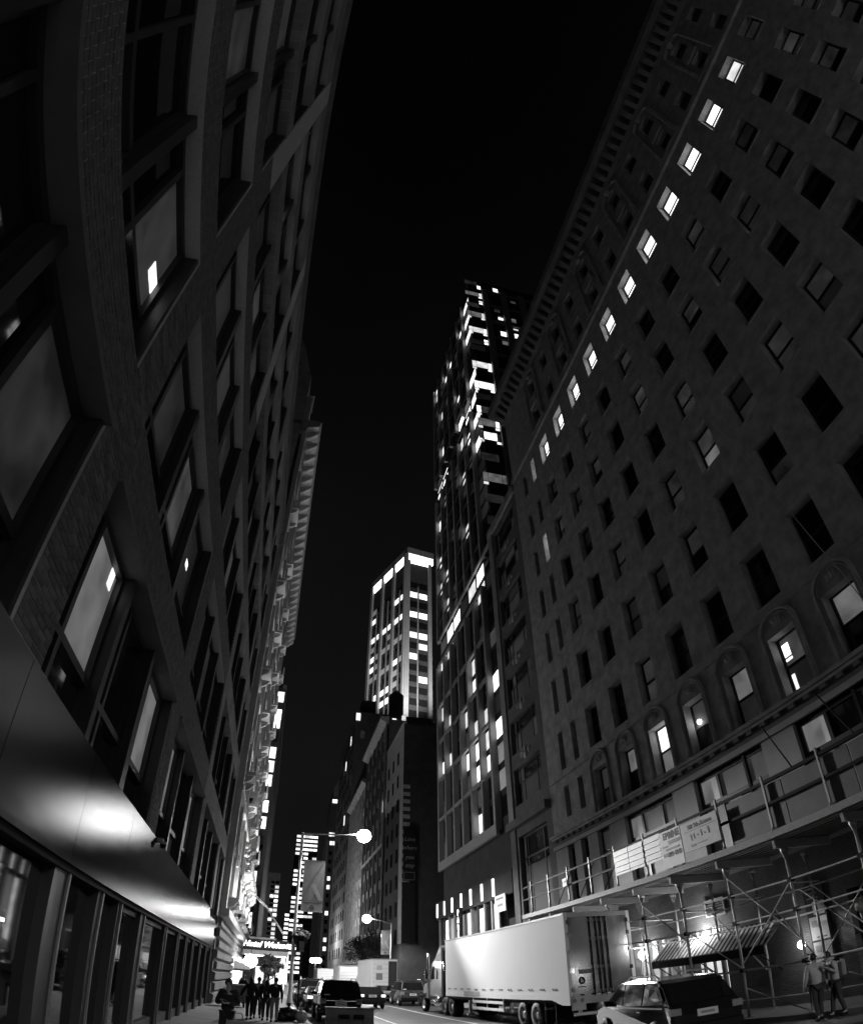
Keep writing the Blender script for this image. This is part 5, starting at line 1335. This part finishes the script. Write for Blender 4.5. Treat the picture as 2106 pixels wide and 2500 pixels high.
# ------------------------------------------------------------------ barrier, rubbish, cart
tb = thing('plastic_barrier', 'grey plastic road barrier with two dark slots behind the black utility vehicle', 'barrier', (3.35, 27.0, 0))
MB().prism([(2.42, 26.75, 0), (2.42, 26.75, .18), (2.42, 26.88, .45), (2.42, 26.90, .82), (2.42, 27.10, .82), (2.42, 27.12, .45), (2.42, 27.25, .18), (2.42, 27.25, 0)], (1.9, 0, 0)).build('body', M['plastic_grey'], tb, bevel=.03)
MB().box(2.38, 4.36, 26.86, 27.14, .78, .86).build('top_rim', M['plastic_grey'], tb, bevel=.02)
for x in (3.12, 3.72): MB().box(x - .2, x + .2, 26.70, 26.9, .42, .58).build('slot', M['black'], tb)
MB().lathe([(.06, 0), (.1, .1), (.1, .12)], (3.72, 26.98, .76), 'z', 10).build('fill_cap', M['black'], tb)
for x in (2.95, 3.42, 3.9): MB().box(x - .03, x + .03, 26.74, 26.86, .1, .5).build('rib', M['plastic_grey'], tb, bevel=.02)
def bag(label, c, r, sz, m, nm='rubbish_bag'):
    b = MB(); rn = random.Random(int(c[0] * 100)); n = 12; prev = None
    for k in range(9):
        t = math.pi * k / 8; i = len(b.V)
        for j in range(n):
            a = 2 * math.pi * j / n; q = r * (1 + rn.uniform(-.14, .14)) * math.sin(t) ** .8
            b.V.append((c[0] + q * math.cos(a), c[1] + q * math.sin(a), max(.15, c[2] + sz * (1 - math.cos(t)) / 2)))
        if prev is not None: b.bridge(prev, i, n)
        prev = i
    top = c[2] + sz
    t = thing(nm, label, 'rubbish bag', (c[0], c[1], .15), 'rubbish bags heaped at the kerb')
    b.build('sack', m, t, smooth=True)
    MB().lathe([(.02, -.02), (.06, .05), (.12, .14)], (c[0], c[1], top), 'z', 8).build('tied_neck', m, t, smooth=True)
bag('largest black rubbish bag in the heap at the kerb', (1.0, 28.2, .12), .42, .62, M['bag_black'])
bag('smaller black rubbish bag at the left of the heap', (.72, 28.0, .12), .26, .42, M['bag_black'])
bag('pale rubbish bag at the right of the black heap', (1.52, 28.0, .12), .27, .5, M['bag_white'])
vc = thing('vendor_cart', 'grey street cart with a pale rounded top edge on the pavement', 'cart', (-1.3, 36, .15))
MB().box(-1.95, -.82, 36, 37.2, .45, 1.28).build('body', M['plastic_grey'], vc, bevel=.05)
MB().box(-2.0, -.78, 35.95, 37.25, 1.28, 1.36).build('counter', M['steel'], vc, bevel=.03)
for x in (-1.7, -1.05): MB().lathe([(.05, -.04), (.2, -.04), (.2, .04), (.05, .04)], (x, 36.2, .36), 'x', 16).build('wheel', M['rubber'], vc)
for (x, z, w, h) in ((-1.5, .9, .22, .06), (-1.3, .78, .12, .1), (-1.45, .68, .1, .16), (-1.2, .95, .18, .05), (-1.18, .7, .14, .08)): MB().box(x - w / 2, x + w / 2, 35.985, 36, z - h / 2, z + h / 2).build('scrawl', M['ink'], vc)

# ================================================================== PEOPLE
def skinned(verts, edges, rads, name, m, parent, root=0, sub=1):
    me = bpy.data.meshes.new('tmp'); me.from_pydata(verts, edges, []); o = bpy.data.objects.new('tmp', me); C.objects.link(o)
    sk = o.modifiers.new('s', 'SKIN'); sk.use_smooth_shade = True
    for i, v in enumerate(me.skin_vertices[0].data):
        r = rads[i]; v.radius = r if isinstance(r, tuple) else (r, r); v.use_root = (i == root)
    if sub: ss = o.modifiers.new('u', 'SUBSURF'); ss.levels = sub; ss.render_levels = sub
    dg = bpy.context.evaluated_depsgraph_get(); dg.update()
    nm = bpy.data.meshes.new_from_object(o.evaluated_get(dg)); bpy.data.objects.remove(o); bpy.data.meshes.remove(me)
    nm.materials.clear(); nm.materials.append(m)
    q = bpy.data.objects.new(name, nm); C.objects.link(q); q.parent = parent
    return q
class Sk:
    def __init__(s): s.v = []; s.e = []; s.r = []
    def add(s, p, r, frm=None):
        s.v.append(tuple(p)); s.r.append(r)
        if frm is not None: s.e.append((frm, len(s.v) - 1))
        return len(s.v) - 1
def person(label, loc, rotz, top='cloth_black', legs='cloth_black', stride=.22, arms='walk', hair='short', scale=1.0, lean=0.0, bow=0.0, hood=False, group='people on the pavement', woman=False):
    t = thing('person', label, 'person', loc, group)
    sw = .165 if woman else .185
    ln = lambda z: lean * max(0, z - .95)
    P = lambda x, y, z: Vector((x, y + ln(z), z))
    pel = P(0, 0, .96); sp1 = P(0, .0, 1.12); ch = P(0, .0, 1.30); nk = P(0, .01, 1.47); hb = P(0, .02 + bow * .5, 1.57 - bow * .1); ht = P(0, .03 + bow, 1.68 - bow * .35)
    sho = {s: P(s * sw, 0, 1.41) for s in (-1, 1)}
    el = {}; wr = {}
    for s in (-1, 1):
        if arms == 'walk': el[s] = P(s * (sw + .07), -.03 - s * .06, 1.13); wr[s] = P(s * (sw + .08), .06 - s * .12, .90)
        elif arms == 'phone': el[s] = P(s * (sw + .08), .05, 1.14); wr[s] = P(s * .07, .30, 1.18 + s * .02)
        elif arms == 'strap': el[s] = P(s * (sw + .09), .02, 1.16); wr[s] = P(s * .13, .17, 1.30)
        elif arms == 'away': el[s] = P(s * (sw + .16), -.02, 1.16); wr[s] = P(s * (sw + .22), .04, .94)
    kn = {s: P(s * .10, s * stride * .45 + .04, .50) for s in (-1, 1)}; an = {s: P(s * .10, s * stride, .09) for s in (-1, 1)}
    hp = {s: P(s * .09, 0, .90) for s in (-1, 1)}
    k = Sk(); a = k.add(pel, (.15, .11)); b = k.add(sp1, (.13, .095), a); c = k.add(ch, (.155, .11), b); d = k.add(nk, .055, c)
    e_ = k.add(hb, (.068, .08), d); f = k.add(hb.lerp(ht, .55), (.078, .095), e_); f2 = k.add(ht, (.055, .065), f)
    n1 = k.add(hb.lerp(ht, .35) + Vector((0, .10, 0)), .018, f)
    for s in (-1, 1):
        i = k.add(sho[s], .062, c); i = k.add(el[s], .043, i); i = k.add(wr[s], .028, i)
        dv = (wr[s] - el[s]).normalized(); pm = wr[s] + dv * .07; ip = k.add(pm, (.038, .018), i)
        sd = dv.orthogonal().normalized() if abs(dv.z) < .9 else Vector((0, 1, 0))
        for q in range(4):
            o0 = pm + sd * ((q - 1.5) * .019) + dv * .035; j = k.add(o0, .0095, ip)
            fl = (.075, .085, .08, .06)[q]
            j = k.add(o0 + dv * fl * .5 + Vector((0, .008, 0)), .0085, j); k.add(o0 + dv * fl * .9 + Vector((0, .026, 0)), .0075, j)
        j = k.add(wr[s] + dv * .03 + sd * .035, .011, i); k.add(wr[s] + dv * .07 + sd * .055, .009, j)
        i = k.add(hp[s], .088, a); i = k.add(kn[s], .055, i); i = k.add(an[s], .038, i); k.add(an[s] + Vector((s * .02, .15, -.045)), (.04, .03), i)
    skinned(k.v, k.e, k.r, 'body', M['skin'], t)
    j = Sk(); a = j.add(P(0, 0, .88), (.185, .14)); b = j.add(sp1, (.165, .13), a); c = j.add(ch, (.19, .145), b); d = j.add(P(0, .0, 1.46), (.085, .08), c)
    for s in (-1, 1):
        i = j.add(sho[s], .085, c); i = j.add(el[s], .065, i); j.add(wr[s], .048, i)
    skinned(j.v, j.e, j.r, 'jacket', M[top], t)
    j = Sk(); a = j.add(P(0, 0, .97), (.165, .125))
    for s in (-1, 1):
        i = j.add(hp[s], .112, a); i = j.add(kn[s], .078, i); j.add(an[s] + Vector((0, 0, .03)), .066, i)
    skinned(j.v, j.e, j.r, 'trousers', M[legs], t)
    for s in (-1, 1):
        p = an[s]
        lbuild(MB().ball((p.x + s * .01, p.y + .06, .05), .075, 8, sz=.65, sy=1.9, sx=.75), 'shoe', M['black'], t, smooth=True)
    hc = hb.lerp(ht, .62) + Vector((0, -.018, .012))
    m = MB().ball(tuple(hc), .105, 12, sx=.86, sy=1.02, sz=1.0)
    if hair == 'long': m.tube([hc + Vector((0, -.05, 0)), hc + Vector((0, -.10, -.15)), hc + Vector((0, -.10, -.33))], [.095, .10, .05], 10)
    if hair == 'bun': m.ball((hc.x, hc.y - .1, hc.z + .06), .055, 8)
    # keep the face free: push the front of the cap back
    m.V = [(x, min(y, hc.y + (.045 if z < hc.z + .03 else .11)), z) for x, y, z in m.V]
    lbuild(m, 'hood' if hood else 'hair', M['cloth_black' if hood else 'hair'], t, smooth=True)
    for s in (-1, 1): lbuild(MB().ball((hb.x + s * .032, hb.lerp(ht, .45).y + .088, hb.lerp(ht, .48).z), .011, 6), 'eye', M['black'], t, smooth=True)
    lbuild(MB().box(-.022, .022, hb.y + .092, hb.y + .10, hb.lerp(ht, .12).z - .004, hb.lerp(ht, .12).z + .004), 'mouth', M['cloth_dark'], t)
    for s in (-1, 1): lbuild(MB().ball((hb.x + s * .078, hb.lerp(ht, .45).y, hb.lerp(ht, .45).z), .022, 6, sx=.4), 'ear', M['skin'], t, smooth=True)
    t.scale = (scale,) * 3; t.rotation_euler = (0, 0, rotz)
    return t
person('walker in dark wide trousers at the left of the group, seen from behind', (-.57, 27.4, .15), .15, stride=.2, arms='away', hair='long', woman=True, scale=.97)
person('walker in dark clothes second from the left in the group, seen from behind', (-.28, 28.6, .15), -.1, legs='cloth_dark', stride=.14, arms='phone', scale=.98)
person('walker with long dark hair and a small backpack in the middle of the group', (.06, 27.6, .15), 0, legs='cloth_dark', stride=.1, hair='long', woman=True, scale=.93)
person('broad walker in a dark top and pale trousers at the right of the group', (.40, 27.0, .15), .05, legs='cloth_grey', stride=.12, arms='walk', scale=1.0)
bp_ = thing('small_backpack', 'small dark backpack worn by the walker in the middle of the group', 'backpack', (.06, 27.40, 1.2))
MB().box(-.08, .2, 27.32, 27.46, 1.12, 1.48).build('pack', M['cloth_dark'], bp_, bevel=.04)
MB().box(.03, .09, 27.31, 27.325, 1.2, 1.32).build('pocket', M['cloth_pale'], bp_)
person('nearest walker in a dark jacket looking down at a phone, facing the camera', (-.83, 16.0, .15), rad(172), arms='phone', bow=.05, lean=.12, stride=.16, scale=.97, group='people on the pavement')
ph = thing('mobile_phone', 'small phone held by the nearest walker', 'phone', (-.87, 15.6, 1.25))
MB().box(-.92, -.85, 15.60, 15.615, 1.24, 1.38).build('case', M['black'], ph); MB().box(-.915, -.855, 15.615, 15.618, 1.25, 1.37).build('screen', M['lit_dim'], ph)
sb_ = thing('carrier_bag', 'large pale grey carrier bag carried in front of the nearest walker', 'bag', (-.55, 15.3, .6))
MB().prism([(-.78, 15.1, .35), (-.30, 15.1, .35), (-.26, 15.1, .93), (-.80, 15.1, .93)], (0, .22, 0)).build('bag', M['cloth_grey'], sb_, bevel=.02)
MB().tube([(-.66, 15.2, .92), (-.62, 15.22, 1.1), (-.48, 15.22, 1.1), (-.42, 15.2, .92)], .012, 6).build('handle', M['cloth_grey'], sb_)
person('vendor bending over the grey street cart', (-1.25, 37.7, .15), rad(190), arms='phone', bow=.08, lean=.25, stride=.02, scale=.98)
person('distant walker beyond the group under the canopy light', (.0, 52, .15), .2, legs='cloth_dark', scale=1.0)
person('distant walker beside the hotel doorway', (-1.6, 49, .15), -.2, stride=.15)
person('walker in a pale shirt behind the nearest scaffold post', (12.3, 12.05, .0), rad(-20), top='cloth_pale', legs='cloth_dark', stride=.12, arms='walk', scale=.97, group='people under the shed')
person('walker in a pale shirt carrying a pale backpack under the shed', (12.62, 11.7, .0), rad(62), top='cloth_pale', legs='cloth_dark', stride=.14, arms='strap', bow=.05, lean=.12, scale=.96, group='people under the shed')
bk2 = thing('backpack', 'pale backpack with dark straps worn by the walker under the shed', 'backpack', (13.2, 12.3, 1.2))
MB().box(-.16, .16, -.29, -.14, 1.02, 1.46).build('pack', M['cloth_grey'], None, bevel=.06).parent = bk2
MB().box(-.13, .13, -.33, -.28, 1.05, 1.22).build('pocket', M['cloth_dark'], None, bevel=.02).parent = bk2
for s in (-1, 1): MB().tube([(s * .11, -.15, 1.45), (s * .12, .0, 1.49), (s * .12, .14, 1.36), (s * .13, .05, 1.1)], .018, 6).build('strap', M['black'], None).parent = bk2
bk2.location = (12.62, 11.7, .0); bk2.rotation_euler = (0, 0, rad(62)); bk2.scale = (.96,) * 3

# ================================================================== LIGHTS OF THE HOTEL FRONT
def spot(loc, tgt, p, ang, name, soft=.2):
    l = bpy.data.lights.new(name, 'SPOT'); l.energy = p; l.spot_size = rad(ang); l.spot_blend = .7; l.shadow_soft_size = soft
    o = bpy.data.objects.new(name, l); C.objects.link(o); o.location = loc
    d = Vector(tgt) - Vector(loc); o.rotation_euler = d.to_track_quat('-Z', 'Y').to_euler()
fx = MB().cyl((-.12, 0, 0), (.12, 0, 0), .1, n=10).box(-.05, .05, -.05, .05, -.25, 0).mesh('floodlight', M['black'])
for i, y in enumerate((54, 59, 64, 69, 74)):
    inst('floodlight', fx, (-1.9, y, 5.72), ht)
    spot((-1.7, y, 5.9), (-3.0, y + .5, 13), 3200, 105, 'facade_flood')
inst('floodlight', fx, (-2.2, 45.5, 5.7), ht)
spot((-2.2, 45.6, 5.9), (-2.95, 46.2, 17), 2600, 50, 'facade_flood')
inst('floodlight', fx, (-2.2, 41.5, 12.9), ht)
spot((-2.2, 42.0, 13.0), (-2.95, 42.6, 22), 900, 45, 'facade_flood')
spot((5.7, 42.9, 10.6), (10.4, 21.5, 2.2), 33000, 40, 'trailer_fill_beam', .25)  # extra spot added at the lamp head to brighten the trailer side
for (x, y, z, p) in ((-1.3, 61.5, 2.9, 900), (-.4, 70.5, 3.6, 500), (-1.6, 57.5, 2.6, 400)):
    l = bpy.data.lights.new('canopy_light', 'POINT'); l.energy = p; l.shadow_soft_size = .4
    o = bpy.data.objects.new('canopy_light', l); C.objects.link(o); o.location = (x, y, z)

# unseen fill spots added for the crown-lit tower and lamps farther along the street
for (x, y) in ((24, 146), (36, 146)):
    spot((x, y, 64.5), (31, 168, 105), 60000, 80, 'tower_fill_spot', .5)
for (x, y, h, p) in ((5.7, 112, 11, 5000), (10.4, 150, 10, 5000), (5.7, 190, 11, 6000)):
    l = bpy.data.lights.new('street_lamp_spill', 'POINT'); l.energy = p; l.shadow_soft_size = .3
    o = bpy.data.objects.new('street_lamp_spill', l); C.objects.link(o); o.location = (x, y, h)
